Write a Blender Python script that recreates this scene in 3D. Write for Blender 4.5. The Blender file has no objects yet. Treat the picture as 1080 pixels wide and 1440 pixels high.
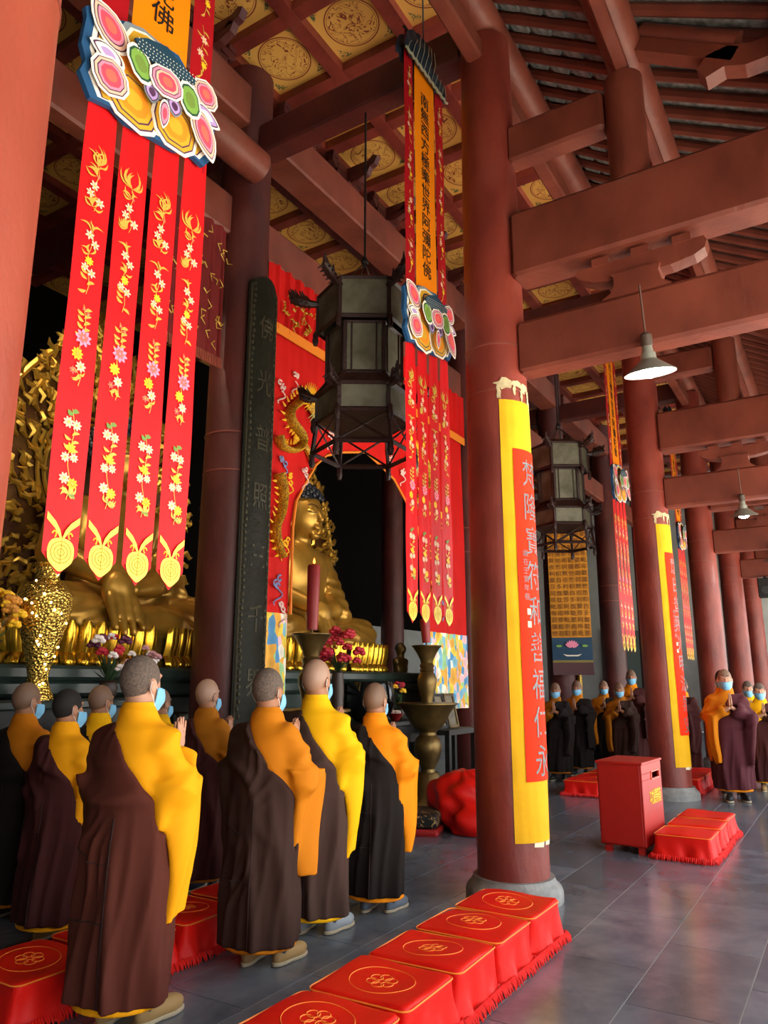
import bpy, bmesh, math, random
import numpy as np
from mathutils import Vector, Matrix, Euler
PI = math.pi
random.seed(7); RNG = np.random.default_rng(7)
S = bpy.context.scene
COL = S.collection

# ------------------------------------------------------------------ camera
cam_d = bpy.data.cameras.new('camera'); cam = bpy.data.objects.new('camera', cam_d); COL.objects.link(cam)
cam_d.sensor_fit = 'VERTICAL'; cam_d.sensor_height = 36.0; cam_d.lens = 36.0*1050/1440
cam_d.clip_start = 0.05; cam_d.clip_end = 300
YAW = math.radians(31.6); PIT = math.atan(240/1050)
cam.location = (0, 0, 1.6)
cam.rotation_euler = (PI/2+PIT, 0, YAW-PI/2)
S.camera = cam
# ------------------------------------------------------------------ daylight
w = bpy.data.worlds.new('overcast_sky'); S.world = w; w.use_nodes = True
bg = w.node_tree.nodes['Background']; bg.inputs[0].default_value = (0.93, 0.97, 1.0, 1); bg.inputs[1].default_value = 2.6
sun_d = bpy.data.lights.new('sun', 'SUN'); sun_d.energy = 20.0; sun_d.angle = math.radians(6); sun_d.color = (1, .96, .88)
sun = bpy.data.objects.new('sun', sun_d); COL.objects.link(sun)
sun.rotation_euler = (math.radians(28), math.radians(6), 0); sun.location = (6, -8, 12)   # high over the courtyard in front
vs = S.view_settings; vs.view_transform = 'Standard'; vs.look = 'None'; vs.gamma = 1; vs.exposure = 0.82; vs.use_curve_mapping = False

# ------------------------------------------------------------------ helpers
def lin(c):
    return tuple((x/12.92 if x <= .04045 else ((x+.055)/1.055)**2.4) for x in c)
def hexc(h):
    h = h.lstrip('#'); return lin(tuple(int(h[i:i+2], 16)/255 for i in (0, 2, 4)))
MATS = {}
def mat(name, col, rough=.6, metal=0, var=.0, vscale=6, bump=0, bscale=40, col2=None, emit=None, estr=0, sheen=0, coat=0, aniso=None, spec=None, stretch=None):
    if name in MATS: return MATS[name]
    m = bpy.data.materials.new(name); m.use_nodes = True; MATS[name] = m
    nt = m.node_tree; N = nt.nodes; L = nt.links; b = N['Principled BSDF']
    if isinstance(col, str): col = hexc(col)
    if isinstance(col2, str): col2 = hexc(col2)
    b.inputs['Base Color'].default_value = (*col, 1); b.inputs['Roughness'].default_value = rough; b.inputs['Metallic'].default_value = metal
    if sheen: b.inputs['Sheen Weight'].default_value = sheen
    if coat: b.inputs['Coat Weight'].default_value = coat
    if spec is not None: b.inputs['Specular IOR Level'].default_value = spec
    tc = N.new('ShaderNodeTexCoord'); vec = tc.outputs['Object']
    if stretch:
        mp = N.new('ShaderNodeMapping'); mp.inputs['Scale'].default_value = stretch; L.new(vec, mp.inputs[0]); vec = mp.outputs[0]
    if var or col2:
        n = N.new('ShaderNodeTexNoise'); n.inputs['Scale'].default_value = vscale; n.inputs['Detail'].default_value = 5; L.new(vec, n.inputs['Vector'])
        r = N.new('ShaderNodeValToRGB'); r.color_ramp.elements[0].position = .35; r.color_ramp.elements[1].position = .68
        c2 = col2 or tuple(x*(1-var) for x in col)
        r.color_ramp.elements[0].color = (*c2, 1); r.color_ramp.elements[1].color = (*col, 1)
        L.new(n.outputs[0], r.inputs[0]); L.new(r.outputs[0], b.inputs['Base Color'])
    if bump:
        n2 = N.new('ShaderNodeTexNoise'); n2.inputs['Scale'].default_value = bscale; n2.inputs['Detail'].default_value = 3; L.new(vec, n2.inputs['Vector'])
        bp = N.new('ShaderNodeBump'); bp.inputs['Strength'].default_value = bump; bp.inputs['Distance'].default_value = .02
        L.new(n2.outputs[0], bp.inputs['Height']); L.new(bp.outputs[0], b.inputs['Normal'])
    if emit:
        b.inputs['Emission Color'].default_value = (*(hexc(emit) if isinstance(emit, str) else emit), 1); b.inputs['Emission Strength'].default_value = estr
    return m

class MB:
    """collects shapes, builds ONE mesh"""
    def __init__(s): s.v = []; s.f = []; s.mi = []; s.cur = 0
    def add(s, vs, fs, M=None):
        o = len(s.v)
        if M is not None: vs = [tuple(M @ Vector(p)) for p in vs]
        s.v += [tuple(p) for p in vs]; s.f += [tuple(i+o for i in f) for f in fs]; s.mi += [s.cur]*len(fs); return s
    def box(s, a, b, M=None, bev=0):
        x0, y0, z0 = a; x1, y1, z1 = b
        if bev:
            e = bev
            # chamfered box: octagon prism rows along z
            def ring(z, i): return [(x0+e+i, y0+i, z), (x1-e-i, y0+i, z), (x1-i, y0+e+i, z), (x1-i, y1-e-i, z), (x1-e-i, y1-i, z), (x0+e+i, y1-i, z), (x0+i, y1-e-i, z), (x0+i, y0+e+i, z)]
            vs = ring(z0, e*.7)+ring(z0+e, 0)+ring(z1-e, 0)+ring(z1, e*.7)
            fs = [tuple(reversed(range(8))), tuple(range(24, 32))]
            for k in range(3):
                for i in range(8): fs.append((k*8+i, k*8+(i+1) % 8, k*8+8+(i+1) % 8, k*8+8+i))
            return s.add(vs, fs, M)
        vs = [(x0,y0,z0),(x1,y0,z0),(x1,y1,z0),(x0,y1,z0),(x0,y0,z1),(x1,y0,z1),(x1,y1,z1),(x0,y1,z1)]
        return s.add(vs, [(3,2,1,0),(4,5,6,7),(0,1,5,4),(1,2,6,5),(2,3,7,6),(3,0,4,7)], M)
    def cbox(s, c, d, M=None, bev=0): return s.box([c[i]-d[i]/2 for i in range(3)], [c[i]+d[i]/2 for i in range(3)], M, bev)
    def lathe(s, prof, n=24, M=None, cap=True, a0=0, a1=2*PI, ry=1):
        vs = []; fs = []; k = len(prof); full = abs(a1-a0-2*PI) < 1e-6; nn = n if full else n+1
        for i in range(nn):
            a = a0+(a1-a0)*i/n
            for r, z in prof: vs.append((r*math.cos(a), r*math.sin(a)*ry, z))
        for i in range(n):
            j = (i+1) % nn
            for q in range(k-1): fs.append((i*k+q, j*k+q, j*k+q+1, i*k+q+1))
        if cap and full:
            fs.append(tuple(reversed([i*k for i in range(n)]))); fs.append(tuple(i*k+k-1 for i in range(n)))
        return s.add(vs, fs, M)
    def cyl(s, p, q, r0, r1=None, n=12, cap=True):
        p = Vector(p); q = Vector(q); r1 = r0 if r1 is None else r1; d = q-p
        M = Matrix.Translation(p) @ d.to_track_quat('Z', 'Y').to_matrix().to_4x4()
        return s.lathe([(r0, 0), (r1, d.length)], n, M, cap)
    def tube(s, pts, r, n=6, cap=True, flat=1, closed=False):
        pts = [Vector(p) for p in pts]; m = len(pts); vs = []; fs = []
        rr = r if hasattr(r, '__len__') else [r]*m
        up = Vector((0, 0, 1)); prev = None
        for i, p in enumerate(pts):
            if closed: t = pts[(i+1) % m]-pts[i-1]
            else: t = pts[min(i+1, m-1)]-pts[max(i-1, 0)]
            t.normalize()
            if prev is None:
                u = t.cross(up)
                if u.length < 1e-3: u = t.cross(Vector((0, 1, 0)))
                u.normalize()
            else:
                u = prev-t*prev.dot(t); u.normalize()
            prev = u; v = t.cross(u)
            for k in range(n):
                a = 2*PI*k/n; vs.append(p+u*math.cos(a)*rr[i]+v*math.sin(a)*rr[i]*flat)
        for i in range(m if closed else m-1):
            j = (i+1) % m
            for k in range(n): fs.append((i*n+k, i*n+(k+1) % n, j*n+(k+1) % n, j*n+k))
        if cap and not closed: fs.append(tuple(reversed(range(n)))); fs.append(tuple((m-1)*n+k for k in range(n)))
        return s.add(vs, fs)
    def prism(s, poly, t, M=None):
        """poly in local xz (x,z); thickness t along y, centred"""
        n = len(poly); vs = [(x, -t/2, z) for x, z in poly]+[(x, t/2, z) for x, z in poly]
        fs = [tuple(range(n)), tuple(reversed(range(n, 2*n)))]+[(i, n+i, n+(i+1) % n, (i+1) % n) for i in range(n)]
        return s.add(vs, fs, M)
    def ball(s, c, r, n=12, m=8, M=None):
        r = r if hasattr(r, '__len__') else (r, r, r); vs = []; fs = []
        for j in range(1, m):
            b = PI*j/m
            for i in range(n):
                a = 2*PI*i/n; vs.append((c[0]+r[0]*math.sin(b)*math.cos(a), c[1]+r[1]*math.sin(b)*math.sin(a), c[2]+r[2]*math.cos(b)))
        t = len(vs); vs += [(c[0], c[1], c[2]+r[2]), (c[0], c[1], c[2]-r[2])]
        for j in range(m-2):
            for i in range(n): fs.append((j*n+i, j*n+n+i, j*n+n+(i+1) % n, j*n+(i+1) % n))
        for i in range(n): fs.append((t, i, (i+1) % n)); fs.append((t+1, (m-2)*n+(i+1) % n, (m-2)*n+i))
        return s.add(vs, fs, M)
    def grid(s, fn, nu, nv, M=None, closeu=False):
        vs = [fn(i/nu if closeu else i/nu, j/nv) for j in range(nv+1) for i in range(nu if closeu else nu+1)]; w = nu if closeu else nu+1
        fs = [(j*w+i, j*w+(i+1) % w, (j+1)*w+(i+1) % w, (j+1)*w+i) for j in range(nv) for i in range(nu)]
        return s.add(vs, fs, M)
    def mesh(s, name, mats, smooth=35):
        me = bpy.data.meshes.new(name); me.from_pydata(s.v, [], s.f)
        for m in (mats if isinstance(mats, (list, tuple)) else [mats]): me.materials.append(m)
        if max(s.mi or [0]) > 0: me.polygons.foreach_set('material_index', s.mi)
        if smooth:
            me.polygons.foreach_set('use_smooth', [True]*len(me.polygons)); me.set_sharp_from_angle(angle=math.radians(smooth))
        me.update(); return me
    def build(s, name, mats, parent=None, smooth=35, loc=None, rot=None):
        return link(name, s.mesh(name, mats, smooth), parent, loc, rot)
def link(name, me, parent=None, loc=None, rot=None):
    o = bpy.data.objects.new(name, me); COL.objects.link(o)
    if parent is not None: o.parent = parent
    if loc is not None: o.location = loc
    if rot is not None: o.rotation_euler = rot
    return o
def empty(name, loc=(0, 0, 0), rz=0):
    o = bpy.data.objects.new(name, None); COL.objects.link(o); o.location = loc; o.rotation_euler = (0, 0, rz); o.empty_display_size = .1; return o
def tag(o, label=None, cat=None, group=None, kind=None):
    if label: o['label'] = label
    if cat: o['category'] = cat
    if group: o['group'] = group
    if kind: o['kind'] = kind
    return o
def thing(name, label, cat, loc=(0, 0, 0), rz=0, group=None): return tag(empty(name, loc, rz), label, cat, group)
def copy_tree(o, parent=None):
    c = o.copy(); COL.objects.link(c); c.parent = parent
    for ch in list(o.children): copy_tree(ch, c)
    return c
def text_mesh(txt, size, depth=.002, font_off=0.0):
    cu = bpy.data.curves.new('lettering', 'FONT'); cu.body = txt; cu.size = size; cu.extrude = depth; cu.align_x = 'CENTER'; cu.align_y = 'CENTER'; cu.resolution_u = 2; cu.offset = font_off
    o = bpy.data.objects.new('lettering_tmp', cu); COL.objects.link(o)
    dg = bpy.context.evaluated_depsgraph_get(); dg.update()
    me = bpy.data.meshes.new_from_object(o.evaluated_get(dg)); bpy.data.objects.remove(o); bpy.data.curves.remove(cu)
    me.materials.clear()
    return me
def mesh_np(me):
    n = len(me.vertices); v = np.empty(n*3); me.vertices.foreach_get('co', v)
    return v.reshape(-1, 3), [tuple(p.vertices) for p in me.polygons]
def add_text(mb, txt, size, fn, depth=.002, squash=1.0, cen=(0, 0)):
    """place one glyph on a surface: fn(u, v, d) -> xyz, u to the right, v up, d out of the surface"""
    me = text_mesh(txt, size, depth)
    v, f = mesh_np(me); bpy.data.meshes.remove(me)
    if len(v) == 0: return
    c = (v.min(0)+v.max(0))/2
    mb.add([fn((p[0]-c[0])*squash+cen[0], p[1]-c[1]+cen[1], p[2]) for p in v], f)

# ---- signed-distance modelling: smooth unions turned into one continuous surface (surface nets)
def surface_nets(fn, lo, hi, h):
    lo = np.array(lo, float); hi = np.array(hi, float); n = np.ceil((hi-lo)/h).astype(int)+1
    xs = [lo[i]+h*np.arange(n[i]) for i in range(3)]
    X, Y, Z = np.meshgrid(*xs, indexing='ij'); D = fn(X, Y, Z).astype(np.float32)
    ins = D < 0
    a = ins[:-1,:-1,:-1]; cnt = np.zeros(a.shape, np.int8)
    sl = [slice(0, -1), slice(1, None)]
    for i in (0, 1):
        for j in (0, 1):
            for k in (0, 1): cnt += ins[sl[i], sl[j], sl[k]]
    act = (cnt > 0) & (cnt < 8)
    idx = -np.ones(act.shape, np.int64); cells = np.argwhere(act); idx[act] = np.arange(len(cells))
    acc = np.zeros((len(cells), 3)); num = np.zeros(len(cells))
    for ax in range(3):
        for p in (0, 1):
            for q in (0, 1):
                o0 = [0, 0, 0]; o1 = [0, 0, 0]; oth = [i for i in range(3) if i != ax]
                o0[oth[0]] = o1[oth[0]] = p; o0[oth[1]] = o1[oth[1]] = q; o1[ax] = 1
                d0 = D[tuple((cells+o0).T)]; d1 = D[tuple((cells+o1).T)]
                m = (d0 < 0) != (d1 < 0); t = np.where(m, d0/np.where(m, d0-d1, 1), 0)
                P = np.tile(np.array(o0, float), (len(cells), 1)); P[:, ax] += t
                acc[m] += P[m]; num[m] += 1
    V = lo+h*(cells+acc/num[:, None])
    F = []
    for ax in range(3):
        o = [i for i in range(3) if i != ax]; b, c = o
        s0 = [slice(None)]*3; s1 = [slice(None)]*3; s0[ax] = slice(0, -1); s1[ax] = slice(1, None)
        d0 = ins[tuple(s0)]; d1 = ins[tuple(s1)]; ch = d0 != d1
        e = np.argwhere(ch); e = e[(e[:, b] > 0) & (e[:, c] > 0) & (e[:, b] < n[b]-1) & (e[:, c] < n[c]-1)]
        q = []
        for db, dc in ((-1, -1), (0, -1), (0, 0), (-1, 0)):
            t = e.copy(); t[:, b] += db; t[:, c] += dc; q.append(idx[tuple(t.T)])
        q = np.stack(q, 1); flip = d0[tuple(e.T)] ^ (ax == 1)
        q[~flip] = q[~flip][:, ::-1]; F.append(q)
    F = np.concatenate(F); F = F[(F >= 0).all(1)]
    return V, F
def sdf_mesh(name, fn, lo, hi, h, mats, smooth_it=1, disp=None):
    V, F = surface_nets(fn, lo, hi, h)
    me = bpy.data.meshes.new(name); me.vertices.add(len(V)); me.vertices.foreach_set('co', V.ravel())
    me.loops.add(len(F)*4); me.loops.foreach_set('vertex_index', F.ravel().astype(np.int32))
    me.polygons.add(len(F)); me.polygons.foreach_set('loop_start', np.arange(0, len(F)*4, 4, dtype=np.int32))
    me.update(calc_edges=True); me.validate()
    me.polygons.foreach_set('use_smooth', [True]*len(me.polygons))
    for m in (mats if isinstance(mats, (list, tuple)) else [mats]): me.materials.append(m)
    return me
def d_caps(P, a, b, ra, rb=None):
    """tapered capsule"""
    rb = ra if rb is None else rb; X, Y, Z = P; a = np.array(a, float); b = np.array(b, float); d = b-a; L2 = max(d@d, 1e-9)
    t = np.clip(((X-a[0])*d[0]+(Y-a[1])*d[1]+(Z-a[2])*d[2])/L2, 0, 1)
    return np.sqrt((X-a[0]-d[0]*t)**2+(Y-a[1]-d[1]*t)**2+(Z-a[2]-d[2]*t)**2)-(ra+(rb-ra)*t)
def d_ell(P, c, r, M=None):
    X, Y, Z = P[0]-c[0], P[1]-c[1], P[2]-c[2]
    if M is not None:
        M = np.array(M); X, Y, Z = (M[0][0]*X+M[1][0]*Y+M[2][0]*Z, M[0][1]*X+M[1][1]*Y+M[2][1]*Z, M[0][2]*X+M[1][2]*Y+M[2][2]*Z)
    k = np.sqrt((X/r[0])**2+(Y/r[1])**2+(Z/r[2])**2); g = np.sqrt((X/r[0]**2)**2+(Y/r[1]**2)**2+(Z/r[2]**2)**2)+1e-9
    return k*(k-1)/g
def smin(a, b, k):
    hh = np.clip(.5+.5*(b-a)/k, 0, 1); return b+(a-b)*hh-k*hh*(1-hh)
def smax(a, b, k): return -smin(-a, -b, k)
def uni(k, *ds):
    r = ds[0]
    for d in ds[1:]: r = smin(r, d, k)
    return r
# ================================================================== THE HALL
BX = [-3.6, 1.1, 5.8, 11.75, 16.5, 20.9, 25.3]     # column lines along the hall
YA, YB, YC, YF, YW = 2.4, 5.5, 9.9, -1.6, 12.4     # aisle row, nave row, back row, door front, back wall
X0, X1 = -3.6, 27.6
def wood_mat(name, c1, c2, rough=.45, grime=None, gz=(5.0, 8.0)):
    """painted timber: red lacquer with worn cloudy patches, fine vertical streaks"""
    m = mat(name, c1, rough, col2=c2, vscale=2.2, bump=.25, bscale=18, stretch=(1, 1, .55))
    nt = m.node_tree; N = nt.nodes; L = nt.links; b = N['Principled BSDF']; src = b.inputs['Base Color'].links[0].from_socket; vec = [n for n in N if n.type == 'MAPPING'][0].outputs[0]
    n = N.new('ShaderNodeTexNoise'); n.inputs['Scale'].default_value = 1.1; n.inputs['Detail'].default_value = 8; n.inputs['Roughness'].default_value = .7; L.new(vec, n.inputs['Vector'])
    mr = N.new('ShaderNodeMapRange'); mr.inputs[1].default_value = .54; mr.inputs[2].default_value = .75; mr.inputs[4].default_value = .55; L.new(n.outputs[0], mr.inputs[0])
    mx = N.new('ShaderNodeMixRGB'); L.new(mr.outputs[0], mx.inputs[0]); L.new(src, mx.inputs[1]); mx.inputs[2].default_value = (*hexc('#57423a'), 1); L.new(mx.outputs[0], b.inputs['Base Color'])   # old dust and rubbed lacquer
    return m
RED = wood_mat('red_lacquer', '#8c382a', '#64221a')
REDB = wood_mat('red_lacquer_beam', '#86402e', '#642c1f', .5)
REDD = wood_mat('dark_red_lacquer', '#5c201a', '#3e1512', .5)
STONE = mat('base_stone', '#8b8a86', .55, var=.35, vscale=9, bump=.3)
# ---- floor: grey polished slabs
def tile_material():
    m = bpy.data.materials.new('polished_grey_slab'); m.use_nodes = True; nt = m.node_tree; N = nt.nodes; L = nt.links; b = N['Principled BSDF']
    tc = N.new('ShaderNodeTexCoord'); oi = N.new('ShaderNodeObjectInfo')
    ad = N.new('ShaderNodeVectorMath'); ad.operation = 'ADD'; L.new(tc.outputs['Object'], ad.inputs[0]); L.new(oi.outputs['Location'], ad.inputs[1])
    n = N.new('ShaderNodeTexNoise'); n.inputs['Scale'].default_value = 2.6; n.inputs['Detail'].default_value = 7; n.inputs['Roughness'].default_value = .62; n.inputs['Distortion'].default_value = .3; L.new(ad.outputs[0], n.inputs['Vector'])
    r = N.new('ShaderNodeValToRGB'); r.color_ramp.elements[0].position = .25; r.color_ramp.elements[1].position = .8
    r.color_ramp.elements[0].color = (*hexc('#454d57'), 1); r.color_ramp.elements[1].color = (*hexc('#7b828c'), 1)
    L.new(n.outputs[0], r.inputs[0])
    hs = N.new('ShaderNodeHueSaturation'); mr = N.new('ShaderNodeMapRange'); mr.inputs[3].default_value = .8; mr.inputs[4].default_value = 1.15
    L.new(oi.outputs['Random'], mr.inputs[0]); L.new(mr.outputs[0], hs.inputs['Value']); L.new(r.outputs[0], hs.inputs['Color']); L.new(hs.outputs[0], b.inputs['Base Color'])
    r2 = N.new('ShaderNodeMapRange'); r2.inputs[1].default_value = .3; r2.inputs[2].default_value = .7; r2.inputs[3].default_value = .24; r2.inputs[4].default_value = .17
    L.new(n.outputs[0], r2.inputs[0]); L.new(r2.outputs[0], b.inputs['Roughness'])
    n3 = N.new('ShaderNodeTexNoise'); n3.inputs['Scale'].default_value = 7; L.new(ad.outputs[0], n3.inputs['Vector'])
    bp = N.new('ShaderNodeBump'); bp.inputs['Strength'].default_value = .02; bp.inputs['Distance'].default_value = .02; L.new(n3.outputs[0], bp.inputs['Height']); L.new(bp.outputs[0], b.inputs['Normal'])
    return m
TILE = tile_material()
GROUT = mat('pale_joint', '#a9aaa6', .8)
floor = tag(MB().box((X0, YF, -.2), (X1, YW, -.004)).build('floor', GROUT, smooth=0), kind='structure')
TW, TH = 1.07, .535
def slab(a, b):
    mb = MB(); e = .004
    mb.box((-a/2+e, -b/2+e, -.03), (a/2-e, b/2-e, 0)); return mb
slab_me = slab(TW, TH).mesh('slab', TILE, 0)
cells = []
for j in range(-6, 27):
    y = 1.2+TH*(j+.5)
    if y-TH/2 < YF or y+TH/2 > YW: continue
    for i in range(-6, 29):
        x = .55+TW*(i+.5)+(TW/2 if j % 2 else 0)
        if x-TW/2 < X0 or x+TW/2 > X1: continue
        f = x*math.cos(YAW)+y*math.sin(YAW); r = x*math.sin(YAW)-y*math.cos(YAW)
        vis = f > 2.6 and abs(r)/f < .58 and y < 6.0
        cells.append((0 if vis else 1, math.hypot(x, y), x, y))
cells.sort(); rest = MB()
for k, (nv, d, x, y) in enumerate(cells):
    if k < 290 and not nv: link('slab', slab_me, floor, (x, y, 0))
    else:
        e = .004; rest.box((x-TW/2+e, y-TH/2+e, -.03), (x+TW/2-e, y+TH/2-e, 0))
tag(rest.build('slab_field', TILE, floor, 0), kind='stuff')
# ---- ground outside the open doors
tag(MB().box((X0-25, -40, -.5), (X1+25, YF, -.15)).build('ground', mat('courtyard_paving', '#cfc8b8', .8, var=.15), smooth=0), kind='structure')
# ---- walls
PLASTER = mat('pale_plaster', '#b4b8b6', .8, var=.12, vscale=3)
tag(MB().box((X0-.3, YW, 0), (X1+.3, YW+.3, 9.2)).build('wall_back', PLASTER, smooth=0), kind='structure')
tag(MB().box((X1, YF, 0), (X1+.3, YW, 9.2)).build('wall_right', PLASTER, smooth=0), kind='structure')
tag(MB().box((X0-.3, YF, 0), (X0, YW, 9.2)).build('wall_left', PLASTER, smooth=0), kind='structure')
fw = MB(); fw.box((X0-.3, YF-.15, 4.3), (X1+.3, YF+.1, 6.1))
for x in BX: fw.lathe([(.26, -.2), (.26, 4.4)], 20, Matrix.Translation((x, YF, 0)))
fw.box((X0-.3, YF-.15, 0), (-1.3, YF+.1, 4.4)); fw.box((X1-.4, YF-.15, 0), (X1+.3, YF+.1, 4.4))  # left end bay walled shut, added unseen to cut light from that side
tag(fw.build('wall_front', REDD), kind='structure')
# ---- columns
def column(x, y, r, h, label, m=RED, band=4.45):
    t = thing('column', label, 'column', (x, y, 0), group='red lacquered timber columns')
    MB().lathe([(r*1.0, .14), (r*1.0, 1.5), (r*.985, 3.2), (r*.96, band), (r*.93, 6), (r*.86, h)], 40).build('shaft', m, t)
    MB().lathe([(r*1.34, 0), (r*1.34, .07), (r*1.3, .1), (r*1.18, .13), (r*1.12, .16), (r*1.12, .17)], 40).build('base', STONE, t)
    if band:
        for z in (band, band-.42):
            MB().lathe([(r*.945, z-.012), (r*.985, z-.008), (r*.985, z+.008), (r*.945, z+.012)], 40, cap=False).build('hoop', mat('hoop_paint', '#7e3c30', .5), t)
    return t
column(5.8, YA, .275, 7.72, 'thick red column with a couplet scroll, cushions lined up at its foot')
column(11.75, YA, .275, 7.72, 'red column with a couplet scroll, standing behind the red donation box')
column(1.1, YA, .29, 7.72, 'bright red column beside the embroidered banner with the biggest lotus', wood_mat('sunlit_red', '#a24a36', '#8d3d2c'))  # lighter copy of the red lacquer, daylight put into its colour
for x, l in ((16.5, 'red column behind the monk with joined hands'), (20.9, 'slimmer far red column beyond the standing monks'), (25.3, 'farthest red column near the pale end wall')):
    column(x, YA, .275, 7.72, l)
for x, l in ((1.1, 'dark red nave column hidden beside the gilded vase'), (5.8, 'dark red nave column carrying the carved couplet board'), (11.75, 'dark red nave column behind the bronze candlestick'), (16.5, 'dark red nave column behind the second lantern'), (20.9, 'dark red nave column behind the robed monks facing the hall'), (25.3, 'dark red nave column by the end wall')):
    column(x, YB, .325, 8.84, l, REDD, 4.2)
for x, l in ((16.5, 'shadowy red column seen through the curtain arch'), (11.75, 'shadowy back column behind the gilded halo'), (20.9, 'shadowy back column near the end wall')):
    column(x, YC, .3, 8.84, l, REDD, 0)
# ---- beams of the frame
def beam(name, a, b, label, m=REDB, group='timber beams', bev=.03):
    c = [(a[i]+b[i])/2 for i in range(3)]; c[2] = a[2]
    mb = MB(); mb.box([a[i]-c[i] for i in range(3)], [b[i]-c[i] for i in range(3)], bev=bev)
    return tag(mb.build(name, m, loc=c, smooth=0), label, 'beam', group)
WH = {5.8: 'the cushion-lined scroll column', 11.75: 'the donation-box column', 1.1: 'the bright red column', 16.5: 'the first column past the donation box', 20.9: 'the second column past the donation box', 25.3: 'the column nearest the end wall'}
def knee(x, y, z):
    """carved cap block between the two cross beams"""
    t = thing('cap_block', 'carved cap block between paired beams by '+WH[x], 'bracket', (x, y, z), group='carved cap blocks')
    p = [(-.24, 0), (.3, 0), (.23, .035), (.2, .1), (.2, .17), (.23, .2), (-.17, .2), (-.15, .14), (-.17, .05)]
    Mz = Matrix.Rotation(PI/2, 4, 'Z')
    MB().prism(p, .22, Mz).build('block', REDB, t, 0)
    q = [(-.24, .17), (-.42, .2), (-.5, .24), (-.52, .3), (-.5, .34), (.5, .34), (.52, .3), (.48, .25), (.38, .2), (.25, .17)]
    MB().prism(q, .15, Mz).build('arm', REDB, t, 0)
    for k in (-.34, -.02, .3): MB().box((-.1, k-.07, .33), (.1, k+.07, .39)).build('bearing', REDB, t, 0)
    return t
for x in BX[1:]:
    if x > 2:
        beam('tie_beam', (x-.11, YF, 4.19), (x+.11, YA-.24, 4.66), 'lower aisle beam running out from '+WH[x])
        beam('tie_beam', (x-.16, YF, 5.08), (x+.16, YA-.24, 5.7), 'deep upper aisle beam running out from '+WH[x])
        beam('tie_beam', (x-.1, 1.285, 6.28), (x+.1, YA-.22, 6.66), 'short high beam from '+WH[x]+' to the stub post')
        tag(MB().lathe([(.165, 0), (.165, 1.015)], 20).build('stub_post', REDB, loc=(x, 1.12, 5.7)), 'inner stub post above '+WH[x], 'post', 'stub posts')
        tag(MB().lathe([(.14, 0), (.14, .295)], 20).build('stub_post', REDB, loc=(x, -.25, 5.7)), 'short outer stub post above '+WH[x], 'post', 'stub posts')
        knee(x, 1.1, 4.66)
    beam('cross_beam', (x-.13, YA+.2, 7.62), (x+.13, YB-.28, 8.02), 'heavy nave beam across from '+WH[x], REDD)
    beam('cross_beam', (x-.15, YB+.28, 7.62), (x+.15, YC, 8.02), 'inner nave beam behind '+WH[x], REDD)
for k in range(len(BX)-1):
    a, b = BX[k], BX[k+1]
    if b < 1: continue
    l = 'bay between x line %d' % k
    nm = ['', 'left bay beside the large banner', 'central bay above the dragon curtain', 'bay beyond the donation box', 'bay behind the standing monks', 'last bay by the end wall'][k]
    beam('lintel_beam', (a+.27, YB-.3, 7.9), (b-.27, YB+.12, 8.42), 'broad nave lintel over the '+nm, REDB)
    beam('lintel_beam', (a+.27, YB-.08, 6.55), (b-.27, YB+.12, 7.05), 'lower curtain beam of the '+nm, REDB)
    beam('lintel_beam', (a+.2, YA-.07, 7.4), (b-.2, YA+.09, 7.64), 'square plate under the purlin of the '+nm, REDB)
# ---- purlins (round logs along the hall)
for (y, z, r, l) in ((YA-.05, 7.9, .17, 'round purlin over the row of couplet columns'), (1.1, 7.05, .17, 'round purlin over the stub posts'), (-.25, 6.28, .15, 'outer round purlin over the short stub posts')):
    mb = MB(); mb.cyl((0, 0, 0), (X1-.6, 0, 0), r, n=20)
    tag(mb.build('purlin', REDB, loc=(.5, y, z)), l, 'purlin', 'round purlins')
for (y, z) in ((1.1, 6.72), (-.25, 6.0)):
    beam('purlin_plate', (.5, y-.055, z), (X1-.1, y+.055, z+.12), 'square plate running under the purlin over the '+('stub posts' if y > 0 else 'short outer stub posts'), REDB, 'purlin plates')
mb = MB(); mb.cyl((0, 0, 0), (2.0, 0, 0), .19, n=20)
tag(mb.build('purlin', REDB, loc=(3.5, 5.05, 7.25)), 'round log butting against the nave column with the carved board', 'purlin', 'round purlins')
for x in (5.8, 11.75):
    t = thing('slanted_strut', 'slanted timber strut with a carved nose high above '+WH[x], 'strut', (x, 0, 0), group='slanted struts')
    mb = MB(); a, b = Vector((0, .92, 7.02)), Vector((0, .2, 6.55)); mb.cyl(a+Vector((0, 0, .1)), b+Vector((0, 0, .1)), .09, n=12); mb.build('round_member', REDB, t)
    d = b-a; M = Matrix.Translation((a+b)/2) @ Matrix.Rotation(math.atan2(d.z, -d.y)*-1, 4, 'X'); MB().cbox((0, 0, -.06), (.16, d.length, .12), M).build('plate', REDB, t, 0)
    MB().prism([(-.3, .1), (-.22, .2), (-.05, .22), (.1, .16), (.3, .16), (.42, .05), (.3, -.02), (.05, -.02), (-.1, .04), (-.24, 0)], .16, Matrix.Translation((0, .22, 6.38)) @ Matrix.Rotation(-PI/2, 4, 'Z')).build('carved_nose', REDB, t, 0)
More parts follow.
